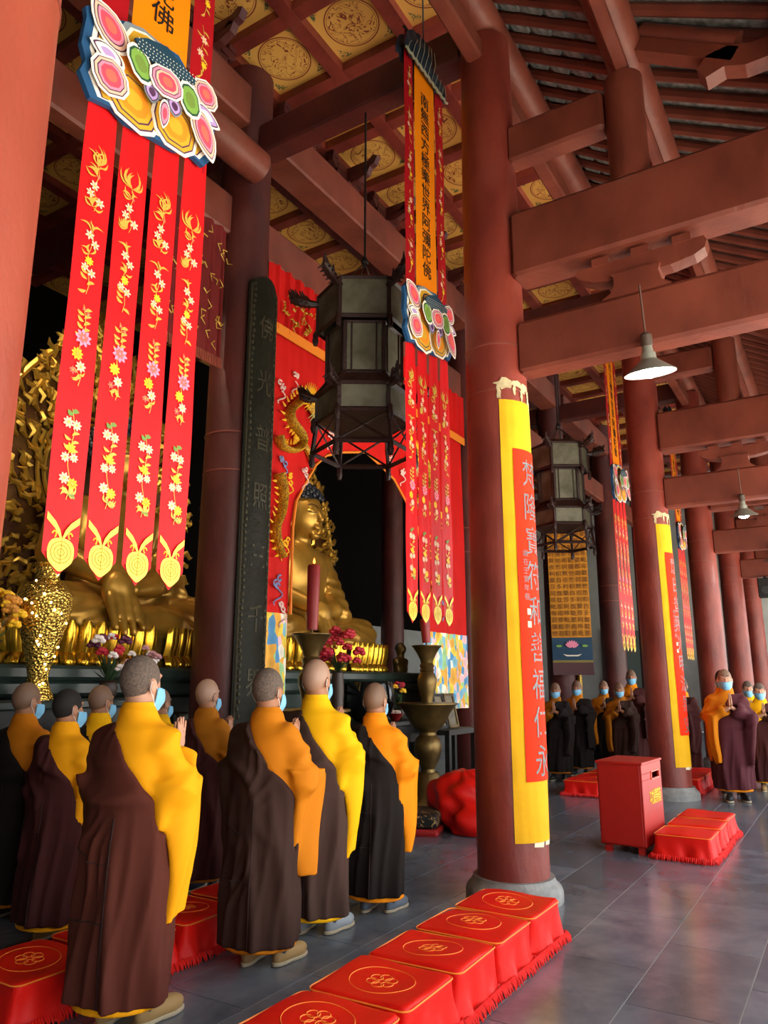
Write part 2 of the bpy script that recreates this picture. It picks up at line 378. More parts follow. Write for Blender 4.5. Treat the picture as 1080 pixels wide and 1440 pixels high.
# ---- roof over the front aisle: rafters and the brick lining above them
roof = tag(empty('roof', (0, 0, 0)), kind='structure')
DECK = mat('grey_roof_brick', '#a3a39c', .85, var=.5, vscale=14, col2='#64645f')
def raf(y0, z0, y1, z1):
    mb = MB(); d = Vector((0, y1-y0, z1-z0)); mb.cyl((0, 0, 0), d, .056, n=8); return mb.mesh('rafter', REDB)
RP = [(YA+.25, 8.36), (1.1, 7.28), (-.25, 6.5), (-3.2, 5.35)]
segs = [raf(*RP[i], *RP[i+1]) for i in range(3)]
RSP = .275
nx = int((X1-2.0)/RSP)
for i in range(nx):
    for k in range(2): link('rafter', segs[k], roof, (2.0+i*RSP, RP[k][0], RP[k][1]))
    if i % 2 == 0: link('rafter', segs[2], roof, (2.0+i*RSP, RP[2][0], RP[2][1]))
mb = MB()
for i in range(3):
    (ya, za), (yb, zb) = RP[i], RP[i+1]
    mb.add([(X0, ya, za+.06), (X1, ya, za+.06), (X1, yb, zb+.06), (X0, yb, zb+.06), (X0, ya, za+.2), (X1, ya, za+.2), (X1, yb, zb+.2), (X0, yb, zb+.2)], [(0,1,2,3),(7,6,5,4),(0,4,5,1),(1,5,6,2),(2,6,7,3),(3,7,4,0)])
mb.build('roof_deck', DECK, roof, 0)
# brick courses laid between the rafters, in the steep bay where they can be told apart
bk = MB().cbox((0, 0, 0), (.15, .2, .03)).mesh('lining_brick', DECK, 0)
sl = math.atan2(RP[0][1]-RP[1][1], RP[0][0]-RP[1][0])
nb = 0
for i in range(8, 30):
    for j in range(7):
        t = (j+.5)/7; y = RP[1][0]+(RP[0][0]-RP[1][0])*t; z = RP[1][1]+(RP[0][1]-RP[1][1])*t
        o = link('lining_brick', bk, roof, (2.0+(i+.5)*RSP, y, z+.045-random.random()*.012), (sl+random.uniform(-.03, .03), 0, 0)); nb += 1
# ---- coffered ceiling over the nave
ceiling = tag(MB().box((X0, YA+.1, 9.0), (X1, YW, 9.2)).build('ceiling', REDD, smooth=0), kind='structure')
def coffer_material():
    m = bpy.data.materials.new('painted_coffer'); m.use_nodes = True; nt = m.node_tree; N = nt.nodes; L = nt.links; b = N['Principled BSDF']; b.inputs['Roughness'].default_value = .75
    tc = N.new('ShaderNodeTexCoord'); oi = N.new('ShaderNodeObjectInfo')
    sp = N.new('ShaderNodeSeparateXYZ'); L.new(tc.outputs['Object'], sp.inputs[0])
    def mth(op, a, b_=None, c=None):
        n = N.new('ShaderNodeMath'); n.operation = op
        for i, x in enumerate((a, b_, c)):
            if x is None: continue
            if isinstance(x, (int, float)): n.inputs[i].default_value = x
            else: L.new(x, n.inputs[i])
        return n.outputs[0]
    r = mth('SQRT', mth('ADD', mth('POWER', sp.outputs[0], 2), mth('POWER', sp.outputs[1], 2)))
    ring = mth('COMPARE', r, .315, .008); ring2 = mth('COMPARE', r, .29, .003)
    inside = mth('LESS_THAN', r, .28)
    ad = N.new('ShaderNodeVectorMath'); ad.operation = 'ADD'; L.new(tc.outputs['Object'], ad.inputs[0]); L.new(oi.outputs['Location'], ad.inputs[1])
    n = N.new('ShaderNodeTexNoise'); n.inputs['Scale'].default_value = 6.5; n.inputs['Detail'].default_value = 2; n.inputs['Distortion'].default_value = 1.6; L.new(ad.outputs[0], n.inputs['Vector'])
    fig = mth('MULTIPLY', mth('COMPARE', n.outputs[0], .52, .018), inside)
    fig2 = mth('MULTIPLY', mth('GREATER_THAN', n.outputs[0], .66), inside)
    red = mth('MAXIMUM', mth('MAXIMUM', ring, ring2), mth('MAXIMUM', fig, fig2))
    ax = mth('ABSOLUTE', sp.outputs[0]); ay = mth('ABSOLUTE', sp.outputs[1])
    cr = mth('GREATER_THAN', mth('ADD', ax, ay), .58)
    n2 = N.new('ShaderNodeTexNoise'); n2.inputs['Scale'].default_value = 16; n2.inputs['Distortion'].default_value = 1.2; L.new(ad.outputs[0], n2.inputs['Vector'])
    grn = mth('MULTIPLY', mth('MULTIPLY', cr, mth('COMPARE', n2.outputs[0], .5, .07)), mth('LESS_THAN', mth('MAXIMUM', ax, ay), .36))
    base = N.new('ShaderNodeMixRGB'); n4 = N.new('ShaderNodeTexNoise'); n4.inputs['Scale'].default_value = 1.4; L.new(ad.outputs[0], n4.inputs['Vector'])
    base.inputs[1].default_value = (*hexc('#c98a34'), 1); base.inputs[2].default_value = (*hexc('#e0ac56'), 1); L.new(n4.outputs[0], base.inputs[0])
    m1 = N.new('ShaderNodeMixRGB'); L.new(red, m1.inputs[0]); L.new(base.outputs[0], m1.inputs[1]); m1.inputs[2].default_value = (*hexc('#7c3318'), 1)
    m2 = N.new('ShaderNodeMixRGB'); L.new(grn, m2.inputs[0]); L.new(m1.outputs[0], m2.inputs[1]); m2.inputs[2].default_value = (*hexc('#4c5a34'), 1)
    L.new(m2.outputs[0], b.inputs['Base Color']); return m
PX, PY = 1.0, .98; CZ = 8.98
pan_me = MB().box((-.42, -.41, 0), (.42, .41, .03)).mesh('coffer_panel', coffer_material(), 0)
ny = 10; nxp = 26; cx0 = 1.355; cy0 = 2.57
for j in range(ny):
    for i in range(nxp):
        link('coffer_panel', pan_me, ceiling, (cx0+PX*(i+.5), cy0+PY*(j+.5), CZ))
for j in range(ny+1):
    MB().box((0, -.085, 0), (X1-.4, .085, .15)).build('coffer_bar', RED, ceiling, 0, loc=(.3, cy0+PY*j, CZ-.125))
for i in range(nxp+1):
    MB().box((-.085, 0, 0), (.085, YW-cy0, .15)).build('coffer_bar', RED, ceiling, 0, loc=(cx0+PX*i, cy0, CZ-.12))
# ---- bracket sets on the nave lintel
GOLDT = mat('worn_gilt_edge', '#9a7a62', .6)
def bracket_set(x, y, z, lab):
    t = thing('bracket_set', lab, 'bracket', (x, y, z), group='bracket sets on the nave lintel')
    MB().box((-.11, -.11, 0), (.11, .11, .1)).build('block', REDD, t, 0)
    for lv, (w, zz) in enumerate(((.28, .1), (.40, .22))):
        mb = MB(); mb.prism([(-w, .06), (-w+.08, 0), (w-.08, 0), (w, .06), (w, .13), (-w, .13)], .09, Matrix.Translation((0, 0, zz))); mb.build('arm', REDD, t, 0)
        mb = MB(); p = [(-w-.1, .1), (-w, .0), (w-.05, 0), (w+.1, .05), (w+.15, .15), (w+.08, .19), (w, .13), (-w, .13)]
        mb.prism([(a, b) for a, b in p], .09, Matrix.Translation((0, 0, zz)) @ Matrix.Rotation(-PI/2, 4, 'Z')); mb.build('nose_arm', REDD, t, 0)
        for s in (-1, 1):
            MB().box((s*w-.06*(1+s), -.06, zz+.13), (s*w+.06*(1-s), .06, zz+.2)).build('bearing_block', REDD, t, 0)
    return t
bl = ['beside the large banner', 'above the dragon curtain', 'beyond the donation box']
od = ['first', 'second', 'third', 'fourth', 'fifth']; cn = ['bright red column line', 'carved-board column', 'candlestick column']
for k in (1, 2, 3):
    a, b = BX[k], BX[k+1]; n = 5 if k == 2 else 4
    for i in range(n):
        x = a+.85+(b-a-1.7)*i/(n-1)
        bracket_set(x, YB-.12, 8.421, od[i]+' bracket set from the '+cn[k-1]+', lintel '+bl[k-1])
# ---- near-black sheet painting the unlit dark onto the upper back wall
tag(MB().box((X0, YW-.12, 3.3), (X1, YW-.02, 9)).build('shade_sheet', mat('unlit_dark', '#0a0706', .9, spec=.1), smooth=0), kind='structure')
# ================================================================== SCROLLS, BANNERS, LANTERNS, CURTAIN
YEL = mat('yellow_paper', '#e2aa18', .8, spec=.2, var=.12, vscale=5, bump=.3, bscale=9)
SCR = mat('scarlet_paper', '#ee2f0e', .75, spec=.15)
SILV = mat('silver_ink', '#6c6a6c', .5)
PEEL = mat('peeled_plaster', '#cdb98f', .9, var=.3, vscale=12)
def on_col(r, a0):
    def fn(u, v, d): a = a0+u/r; return ((r+d)*math.cos(a), (r+d)*math.sin(a), v)
    return fn
def scroll(x, y, r, chars, lab):
    t = thing('couplet_scroll', lab, 'scroll', (x, y, 0), group='couplet scrolls on the columns')
    A = math.radians(262)
    def sheet(a0, a1, z0, z1, off, m, nm, wob=0):
        mb = MB(); n = 24
        def rr(z): return r*(1-.04*max(0, z-1.5)/2.9)+.004+off
        k = 30
        def f(u, v):
            a = a0+(a1-a0)*u; z = z0+(z1-z0)*v; R = rr(z)+wob*(math.sin(9*z+5*a)+math.sin(23*a+4*z))*.5
            return (R*math.cos(a), R*math.sin(a), z)
        mb.grid(f, n, k); o = mb.build(nm, m, t, 60); return o
    sheet(A-math.radians(56), A+math.radians(56), .44, 3.93, .004, YEL, 'backing', .003)
    sheet(A-math.radians(35), A+math.radians(36), .87, 3.5, .011, SCR, 'red_strip')
    n = len(chars)
    for i, c in enumerate(chars):
        mb = MB(); z = 3.3-i*(3.3-1.02)/(n-1); R = r*(1-.04*max(0, z-1.5)/2.9)+.019
        add_text(mb, c, .25, on_col(R, A+.02), .001, .85, (0, z)); mb.build('character', SILV, t, 0)
    mb = MB(); R = r*.985+.019
    for i in range(6): add_text(mb, '歲在壬寅年春'[i], .06, on_col(R, A-.35), .001, 1, (0, 2.62-.07*i))
    mb.build('small_inscription', SILV, t, 0)
    for z in (2.15, 2.05):
        mb = MB(); R = r*.985+.019; f = on_col(R, A-.3)
        mb.add([f(-.02, z-.025, 0), f(.02, z-.025, 0), f(.02, z+.025, 0), f(-.02, z+.025, 0)], [(0, 1, 2, 3)]); mb.build('seal', mat('pale_seal', '#f7b7a0', .7), t, 0)
    mb = MB()
    for a in (-.25, .2):
        f = on_col(r+.004, A+a); mb.add([f(-.05, .41, 0), f(.05, .40, 0), f(.06, .455, .004), f(-.05, .455, .004)], [(0, 1, 2, 3)])
    mb.build('tape', mat('old_tape', '#d9cdb0', .6), t, 0)
    return t
scroll(5.8, YA, .275, '梵隆寶符和善福仁永', 'yellow-backed red couplet scroll wrapped round the cushion-lined column')
scroll(11.75, YA, .275, '慧日普照光明法界安', 'yellow-backed red couplet scroll wrapped round the column behind the donation box')
def peel(x, y, r):
    rnd = random.Random(3)
    for (a, z, w, h) in ((216, 4.08, .17, .10), (206, 4.0, .04, .16), (240, 4.08, .10, .06), (236, 4.03, .03, .09), (258, 4.06, .12, .08), (252, 4.0, .035, .12), (274, 4.0, .06, .16), (281, 3.82, .05, .3)):
        mb = MB(); f = on_col(r*.955+.012, math.radians(a)); pts = []
        for k in range(14):
            q = 2*PI*k/14; s = .55+.75*rnd.random(); pts.append(f(w/2*math.cos(q)*s, z+h/2*math.sin(q)*s, 0))
        mb.add(pts+[f(0, z, .001)], [(k, (k+1) % 14, 14) for k in range(14)])
        o = mb.build('peeled_patch', PEEL, None, 0); col_o = [c for c in COL.objects if c.name.startswith('column') and c.parent is None and abs(c.location.x-x) < .01 and abs(c.location.y-y) < .01][0]; o.parent = col_o
peel(5.8, YA, .275); peel(11.75, YA, .275)

# ---- embroidered banners
SATIN = mat('red_satin', '#d2141a', .5, var=.12, vscale=3, spec=.25)
SATD = mat('crimson_satin', '#a8121c', .55, spec=.2, var=.12, vscale=3)
ORNG = mat('orange_satin', '#f48606', .6, spec=.2, var=.08, vscale=2)
INK = mat('black_ink', '#141010', .6)
GTH = mat('gold_thread', '#d8b04a', .45, .25); GTL = mat('bright_gold_thread', '#f7d84a', .45, .1)
WPK = mat('pale_pink_thread', '#e8bda4', .6); PNK = mat('pink_thread', '#f08fb0', .6); YTH = mat('yellow_thread', '#f5bd1c', .6); GRN = mat('green_thread', '#6f8c3c', .6); COR = mat('coral_thread', '#f0685a', .6)
NAVY = mat('navy_felt', '#164a78', .7); WHT = mat('white_thread', '#f6efe2', .6); PLUM = mat('plum_thread', '#4d2a4e', .6); ROSE = mat('rose_thread', '#e58aa8', .6); HOT = mat('hot_pink_thread', '#ee4a62', .6)
LIL = mat('lilac_thread', '#b294d0', .6); GN2 = mat('leaf_green_thread', '#7ba648', .6); DGN = mat('dark_green_thread', '#1e4a3a', .6); OCH = mat('ochre_thread', '#d9a428', .6); SEED = mat('dark_teal_felt', '#123a50', .6); GREY = mat('grey_felt', '#7d8790', .7); OR2 = mat('deep_orange_thread', '#f08a1a', .6)
EMB = [GTH, WPK, YTH, PNK, GRN, COR]
def leaf(mb, x, z, a, L, w, d, y, curve=.25):
    n = 5; up = []; dn = []
    for i in range(n+1):
        t = i/n; px = L*t; pz = curve*L*math.sin(PI*t)*.6; ww = w*math.sin(PI*t)**.8
        up.append((px, pz+ww)); dn.append((px, pz-ww))
    ca, sa = math.cos(a), math.sin(a); P = up+dn[::-1][1:-1]
    mb.cur = d; mb.add([(x+p*ca-q*sa, y, z+p*sa+q*ca) for p, q in P], [tuple(range(len(P)))[::-1] if False else tuple(range(len(P)))])
def flower(mb, x, z, r, d, y, n=6, rot=0, cd=2):
    for k in range(n):
        a = rot+2*PI*k/n; leaf(mb, x+r*.1*math.cos(a), z+r*.1*math.sin(a), a, r, r*.24, d, y, 0)
    mb.cur = cd; mb.add([(x+r*.22*math.cos(2*PI*k/6), y-.001, z+r*.22*math.sin(2*PI*k/6)) for k in range(6)], [tuple(range(6))])
def spray(mb, x, z, n, rnd, y, L=.09, d=0, spread=1.2, base=PI/2):
    for k in range(n): leaf(mb, x, z, base+rnd.uniform(-spread, spread), L*rnd.uniform(.6, 1.1), .006, d, y, rnd.choice((-.5, .5)))
def stem(mb, x, z0, z1, y):
    mb.cur = 0; n = 8; P = []
    for i in range(n+1): P.append((x+.012*math.sin(i*1.3), z0+(z1-z0)*i/n))
    mb.add([(p-.0018, y, q) for p, q in P]+[(p+.0018, y, q) for p, q in P], [(i, n+1+i, n+2+i, i+1) for i in range(n)])
def embroidery(seed):
    rnd = random.Random(seed); mb = MB(); y = -.006; m = rnd.choice((1, -1))
    def F(x, z, r, d, n=6, cd=2): flower(mb, m*x, z, r*.86, d, y-.001*rnd.random(), n, rnd.random(), cd)
    # fern and lilies (top)
    spray(mb, .0, 4.18, 9, rnd, y, .12, 0, .9); spray(mb, .0, 4.12, 5, rnd, y, .07, 0, 1.4); F(.01, 4.12, .014, 5, 5)
    stem(mb, 0, 3.92, 4.2, y); F(-.01, 4.06, .03, 1); F(-.03, 4.01, .028, 1); F(.03, 3.98, .03, 1); spray(mb, -.01, 3.94, 8, rnd, y, .07, 0, 1.6)
    # second
    stem(mb, .0, 3.46, 3.86, y); spray(mb, 0, 3.8, 3, rnd, y, .08); F(-.01, 3.78, .03, 1); F(.025, 3.74, .028, 1); spray(mb, 0, 3.68, 5, rnd, y, .06, 0, 1.5); F(.0, 3.64, .028, 2, 8, 0)
    F(-.02, 3.6, .026, 1); F(.02, 3.58, .028, 1)
    for k in range(4): leaf(mb, 0, 3.48+.03*k, rnd.choice((.5, 2.6, -.3, 3.4)), .05, .009, 0, y)
    # third: peony
    stem(mb, .005, 2.98, 3.4, y); F(.0, 3.38, .014, 5, 5); F(.025, 3.36, .016, 5, 5)
    for k in range(8): leaf(mb, .005, 3.24+.018*k, (.3 if k % 2 else 2.8)+rnd.uniform(-.3, .3), .045, .009, 0, y)
    F(.01, 3.23, .05, 3, 9, 5); F(.008, 3.232, .032, 5, 7, 3); F(-.015, 3.14, .036, 2, 9, 0); F(.01, 3.08, .032, 1, 8); F(-.03, 3.05, .022, 5, 6); spray(mb, .0, 3.04, 5, rnd, y, .05, 0, 2.2, -PI/2)
    # fourth
    stem(mb, .0, 2.42, 2.86, y); leaf(mb, -.01, 2.84, .3, .04, .012, 4, y); leaf(mb, 0, 2.83, 2.6, .04, .012, 4, y); F(-.025, 2.79, .032, 1, 8); F(.02, 2.785, .03, 1, 8)
    for k in range(6): leaf(mb, .0, 2.62+.022*k, (.4 if k % 2 else 2.7), .045, .008, 0, y)
    F(.0, 2.67, .03, 2, 8, 0); F(-.025, 2.62, .028, 1, 8); F(.02, 2.625, .026, 1, 8); F(-.02, 2.52, .032, 1, 8); F(.025, 2.5, .032, 2, 9, 0)
    spray(mb, .01, 2.45, 9, rnd, y, .05, 0, 2); leaf(mb, 0, 2.45, -.4, .05, .012, 4, y)
    return mb.mesh('embroidery', EMB, 0)
emb_me = [embroidery(k) for k in (1, 2)]
def pendant_me():
    mb = MB(); y = -.006
    # lobed medallion with two curled horns
    P = []
    for k in range(40):
        a = 2*PI*k/40; r = .068*(1-.04*math.cos(4*a)); P.append((r*1.05*math.cos(a), y, 2.175+r*math.sin(a)*1.0-(.022*max(0, -math.sin(a))**10)))
    mb.add(P, [tuple(range(40))])
    for s in (-1, 1):
        Q = [(0, 2.22), (.014*s, 2.262), (.04*s, 2.298), (.085*s, 2.335)]
        mb.add([(x-.0*s, y-.001, z+.016) for x, z in Q]+[(x, y-.001, z-.018) for x, z in Q], [(i, i+1, 5+i, 4+i) if s > 0 else (4+i, 5+i, i+1, i) for i in range(3)])
        R = [((.03+.012*math.cos(t)*(1-.1*t))*s+.01*s, 2.255+.014*math.sin(t)) for t in [k*.6 for k in range(9)]]
        mb.tube([(x, y-.001, z) for x, z in R], .004, 4)
    o = mb
    return o.mesh('gold_pendant', GTL, 0)
def pendant_lines():
    mb = MB()
    for k in (1, 2, 3):
        r = .066*k/4; mb.tube([(r*1.05*math.cos(a), -.0075, 2.175+r*math.sin(a)) for a in [2*PI*i/20 for i in range(20)]], .0012, 4, closed=True)
    mb.tube([(0, -.0075, 2.12), (0, -.0075, 2.25)], .0012, 4)
    return mb.mesh('stitch_line', mat('brown_thread', '#a8781a', .6), 0)
pend_me, pl_me = pendant_me(), pendant_lines()
def tail_me():
    mb = MB(); w = .0925
    def f(u, v):
        z = 4.95-(4.95-2.17)*v; x = (u-.5)*2*w; return (x, .004*math.sin(z*5)*math.cos(u*3)+.003*math.sin(u*9+z), z)
    mb.grid(f, 6, 30)
    mb.add([(-w, .002, 2.17), (w, .002, 2.17), (0, 0, 2.07)], [(0, 2, 1)])
    return mb.mesh('tail_strip', SATIN, 60)
tl_me = tail_me()
def side_me():
    mb = MB(); w = .085
    mb.grid(lambda u, v: ((u-.5)*2*w, .004*math.sin(v*17), 4.6+3.2*v), 4, 24); return mb.mesh('side_strip', SATD, 60)
sd_me = side_me()
def side_emb():
    rnd = random.Random(5); mb = MB(); y = -.006
    for z in np.arange(5.25, 7.2, .46):
        stem(mb, 0, z, z+.36, y)
        for k in range(9): leaf(mb, 0, z+.04*k, rnd.uniform(0, 6.28), .055, .007, 0, y)
        flower(mb, .01, z+.26, .028, 1, y-.001, 6); flower(mb, -.015, z+.15, .028, 1, y-.001, 6); flower(mb, .02, z+.08, .024, 2, y-.001, 7)
    return mb.mesh('embroidery', EMB, 0)
se_me = side_emb()
def centre_me():
    mb = MB(); mb.grid(lambda u, v: ((u-.5)*.4, .003*math.sin(v*11+u*2), 4.6+3.25*v), 4, 24); return mb.mesh('centre_panel', ORNG, 60)
ct_me = centre_me()
TXT = '南無西方極樂世界阿彌陀佛'
def text_me():
    mb = MB()
    for i, c in enumerate(TXT):
        z = 7.27-i*(7.27-5.40)/11; add_text(mb, c, .168, lambda u, v, d: (u, -.006-d, v), .001, 1.05, (0, z))
    return mb.mesh('characters', INK, 0)
tx_me = text_me()
LOT_OUT = [(-0.518, 0.128), (-0.419, 0.234), (-0.329, 0.21), (-0.255, 0.264), (-0.151, 0.291), (-0.054, 0.305), (0.098, 0.337), (0.198, 0.267), (0.292, 0.317), (0.382, 0.287), (0.395, 0.21), (0.364, 0.137), (0.415, 0.039), (0.385, -0.054), (0.4, -0.164), (0.343, -0.249), (0.225, -0.234), (0.124, -0.291), (-0.048, -0.32), (-0.218, -0.354), (-0.309, -0.325), (-0.441, -0.363), (-0.513, -0.255), (-0.487, -0.172), (-0.52, -0.095), (-0.507, 0.073)]
def ptl(c, ang, L, W, pw=.75, tip=0, n=20):
    """petal outline: blunt or pointed"""
    P = []
    for k in range(n):
        a = 2*PI*k/n; x = math.cos(a)*L/2; y = math.sin(a)*W/2
        if tip: y *= (1-abs(x)/(L/2))**.35 if x > 0 else 1
        x2 = abs(math.cos(a))**pw*math.copysign(1, math.cos(a))*L/2
        P.append((c[0]+x2*math.cos(ang)-y*math.sin(ang), c[1]+x2*math.sin(ang)+y*math.cos(ang)))
    return P
def shrink(P, c, s): return [(c[0]+(x-c[0])*s, c[1]+(y-c[1])*s) for x, y in P]
LP = [  # centre, angle, length, width, tip, colours from rim to heart
    ((-.19, -.19), -.1, .36, .31, 0, (WHT, PLUM, OCH, PLUM, OCH, OR2, OCH)), ((.1, -.15), .1, .32, .29, 0, (WHT, PLUM, OCH, PLUM, OCH, OR2, OCH)),
    ((-.05, .16), .05, .5, .24, 0, (GREY, WHT, OCH, PLUM, OCH)),
    ((-.385, .11), 2.5, .27, .19, 1, (WHT, PLUM, WPK, PLUM, ROSE, HOT, COR)), ((-.385, -.065), 3.1, .2, .11, 1, (WHT, PLUM, WHT, LIL)),
    ((-.36, -.19), 3.6, .22, .2, 0, (WHT, PLUM, WPK, PLUM, ROSE, HOT, COR)),
    ((.285, .19), .5, .19, .17, 0, (WHT, PLUM, WPK, PLUM, ROSE, HOT, COR)), ((.305, .05), -.15, .2, .1, 1, (WHT, PLUM, LIL, WHT)), ((.285, -.09), -1.05, .3, .17, 1, (WHT, PLUM, WPK, PLUM, ROSE, HOT, COR)),
    ((-.115, -.11), -1.4, .11, .1, 1, (GREY, PLUM, LIL, PLUM)), ((.04, -.09), -1.4, .11, .1, 1, (GREY, PLUM, LIL, PLUM)),
    ((-.21, -.01), 2.2, .2, .15, 0, (WHT, DGN, GN2, GRN)), ((.14, .025), -1.3, .2, .15, 0, (WHT, DGN, GN2, GRN)),
    ((-.04, .0), .35, .23, .165, 0, (WHT, PLUM, ROSE, PLUM, WPK, HOT, COR)), ((-.045, -.21), -1.6, .17, .065, 1, (WHT, PLUM, ROSE, HOT))]
lot_cache = {}
def lotus(t):
    def get(nm, fn):
        if nm not in lot_cache: lot_cache[nm] = fn()
        return lot_cache[nm]
    b = link('lotus_emblem', get('back', lambda: MB().prism(LOT_OUT, .03, Matrix.Translation((0, -.035, 4.85))).mesh('lotus_emblem', NAVY, 0)), t)
    def bed():
        mb = MB()
        for k, (s_, m) in enumerate(((.9, WHT), (.87, PLUM), (.85, OCH), (.7, OR2))): mb.cur = k; mb.prism([(-.05+(x+.05)*s_*(.97 if k else 1), -.02+(z+.02)*s_) for x, z in LOT_OUT], .003, Matrix.Translation((0, -.0515-.0008*k, 4.85)))
        return mb.mesh('lotus_bed', [WHT, PLUM, OCH, OR2], 0)
    link('lotus_bed', get('bed', bed), b)
    for i, (c, a, L, W, tip, cols) in enumerate(LP):
        def mk():
            mb = MB(); P = ptl(c, a, L*1.1, W*1.12, .72 if not tip else .85, tip, 10 if not tip else 18); y = -.052-.006*i
            for k, m in enumerate(cols):
                s = {7: (1, .88, .83, .70, .65, .52, .30), 5: (1, .86, .78, .6, .52), 4: (1, .84, .72, .42)}[len(cols)][k]
                mb.cur = k; mb.prism(shrink(P, c, s), .004, Matrix.Translation((0, y-.0012*k, 4.85)))
            return mb.mesh('lotus_petal', list(cols), 0)
        link('lotus_petal', get(i, mk), b)
    def pod():
        mb = MB(); P = [(-0.263, 0.111), (-0.188, 0.174), (-0.048, 0.234), (0.017, 0.217), (0.171, 0.185), (0.167, 0.152), (0.027, 0.097), (-0.13, 0.063), (-0.237, 0.077)]
        mb.prism(P, .012, Matrix.Translation((0, -.12, 4.85))); mb.cur = 1
        for u in np.arange(-.24, .17, .024):
            zc = .09+(u+.24)*.19; hw = .052
            for k in range(-2, 3): mb.add([(u+.004*math.cos(q)+.006*(k % 2), -.127, 4.85+zc+k*hw/2.6+.004*math.sin(q)) for q in [PI/3*j for j in range(6)]], [tuple(range(6))])
        return mb.mesh('seed_pod', [SEED, WHT], 0)
    link('seed_pod', get('pod', pod), b)
def cap_mesh():
    # carved dark cap seen end-on over the banner: scalloped shell leaning forward
    mb = MB(); n = 16
    def f(u, v):
        a = (u-.5)*2; x = a*.46; w = 1-abs(a)**2.5
        z = 7.50+v*(.06+.36*math.sqrt(max(0, 1-a*a)))+.018*math.sin(u*PI*10)*(1-v); return (x*.93-.05, -.05-.05*math.sin(PI*min(1, v*1.2))*w-.008*math.sin(u*40), z)
    mb.grid(f, 40, 6); mb.grid(lambda u, v: tuple(np.array(f(u, v))+np.array((0, .1, 0))), 40, 6)
    return mb.mesh('cap', mat('black_blue_cloth', '#1a2633', .55), 60)
def cap_trim():
    mb = MB()
    for k in range(11):
        a = (k+.5)/11*2-1; w = 1-abs(a)**2.5; x = a*.46; y0 = -.062-.05*w; mb.tube([(x*.93-.05, -.07, 7.5+.02*math.sin((a+1)*PI*5)), (x*.9-.05, y0-.01, 7.56+.1*w), (x*.8-.05+.02*math.sin(k*2.), y0-.01, 7.6+.2*w)], .0035, 4)
    mb.tube([((k/40*2-1)*.43-.05, -.07, 7.50+.012*math.sin(k*1.6)) for k in range(41)], .013, 5)
    return mb.mesh('cap_braid', mat('pale_braid', '#9b9a80', .5, .2), 60)
cap_me, capt_me = cap_mesh(), cap_trim()
def banner(x, lab, y=3.0):
    t = thing('hanging_banner', lab, 'banner', (x, y, 0), group='lotus banners')
    for i in range(4):
        o = link('tail_strip', tl_me, t, ((i-1.5)*.2175, .0, 0))
        link('embroidery', emb_me[i % 2], o); p = link('gold_pendant', pend_me, o); link('stitch_line', pl_me, o)
    for s in (-1, 1):
        o = link('side_strip', sd_me, t, (s*.315, 0, 0)); link('embroidery', se_me, o)
    c = link('centre_panel', ct_me, t); link('characters', tx_me, c)
    lotus(t)
    o = link('cap', cap_me, t); link('cap_braid', capt_me, o)
    mb = MB(); mb.cyl((-.4, 0, 7.84), (.4, 0, 7.84), .015, n=8); mb.cyl((0, 0, 7.84), (0, 0, 8.985), .008, n=6); mb.build('hanging_rod', INK, t)
    return t
banner(2.40, 'red lotus banner hanging above the monks, beside the bright red column')
banner(5.645, 'red lotus banner hanging beside the cushion-lined column and first lantern')
banner(12.35, 'red lotus banner hanging past the donation-box column, beside the second lantern')
banner(17.7, 'narrow-looking red lotus banner hanging behind the donation-box column')

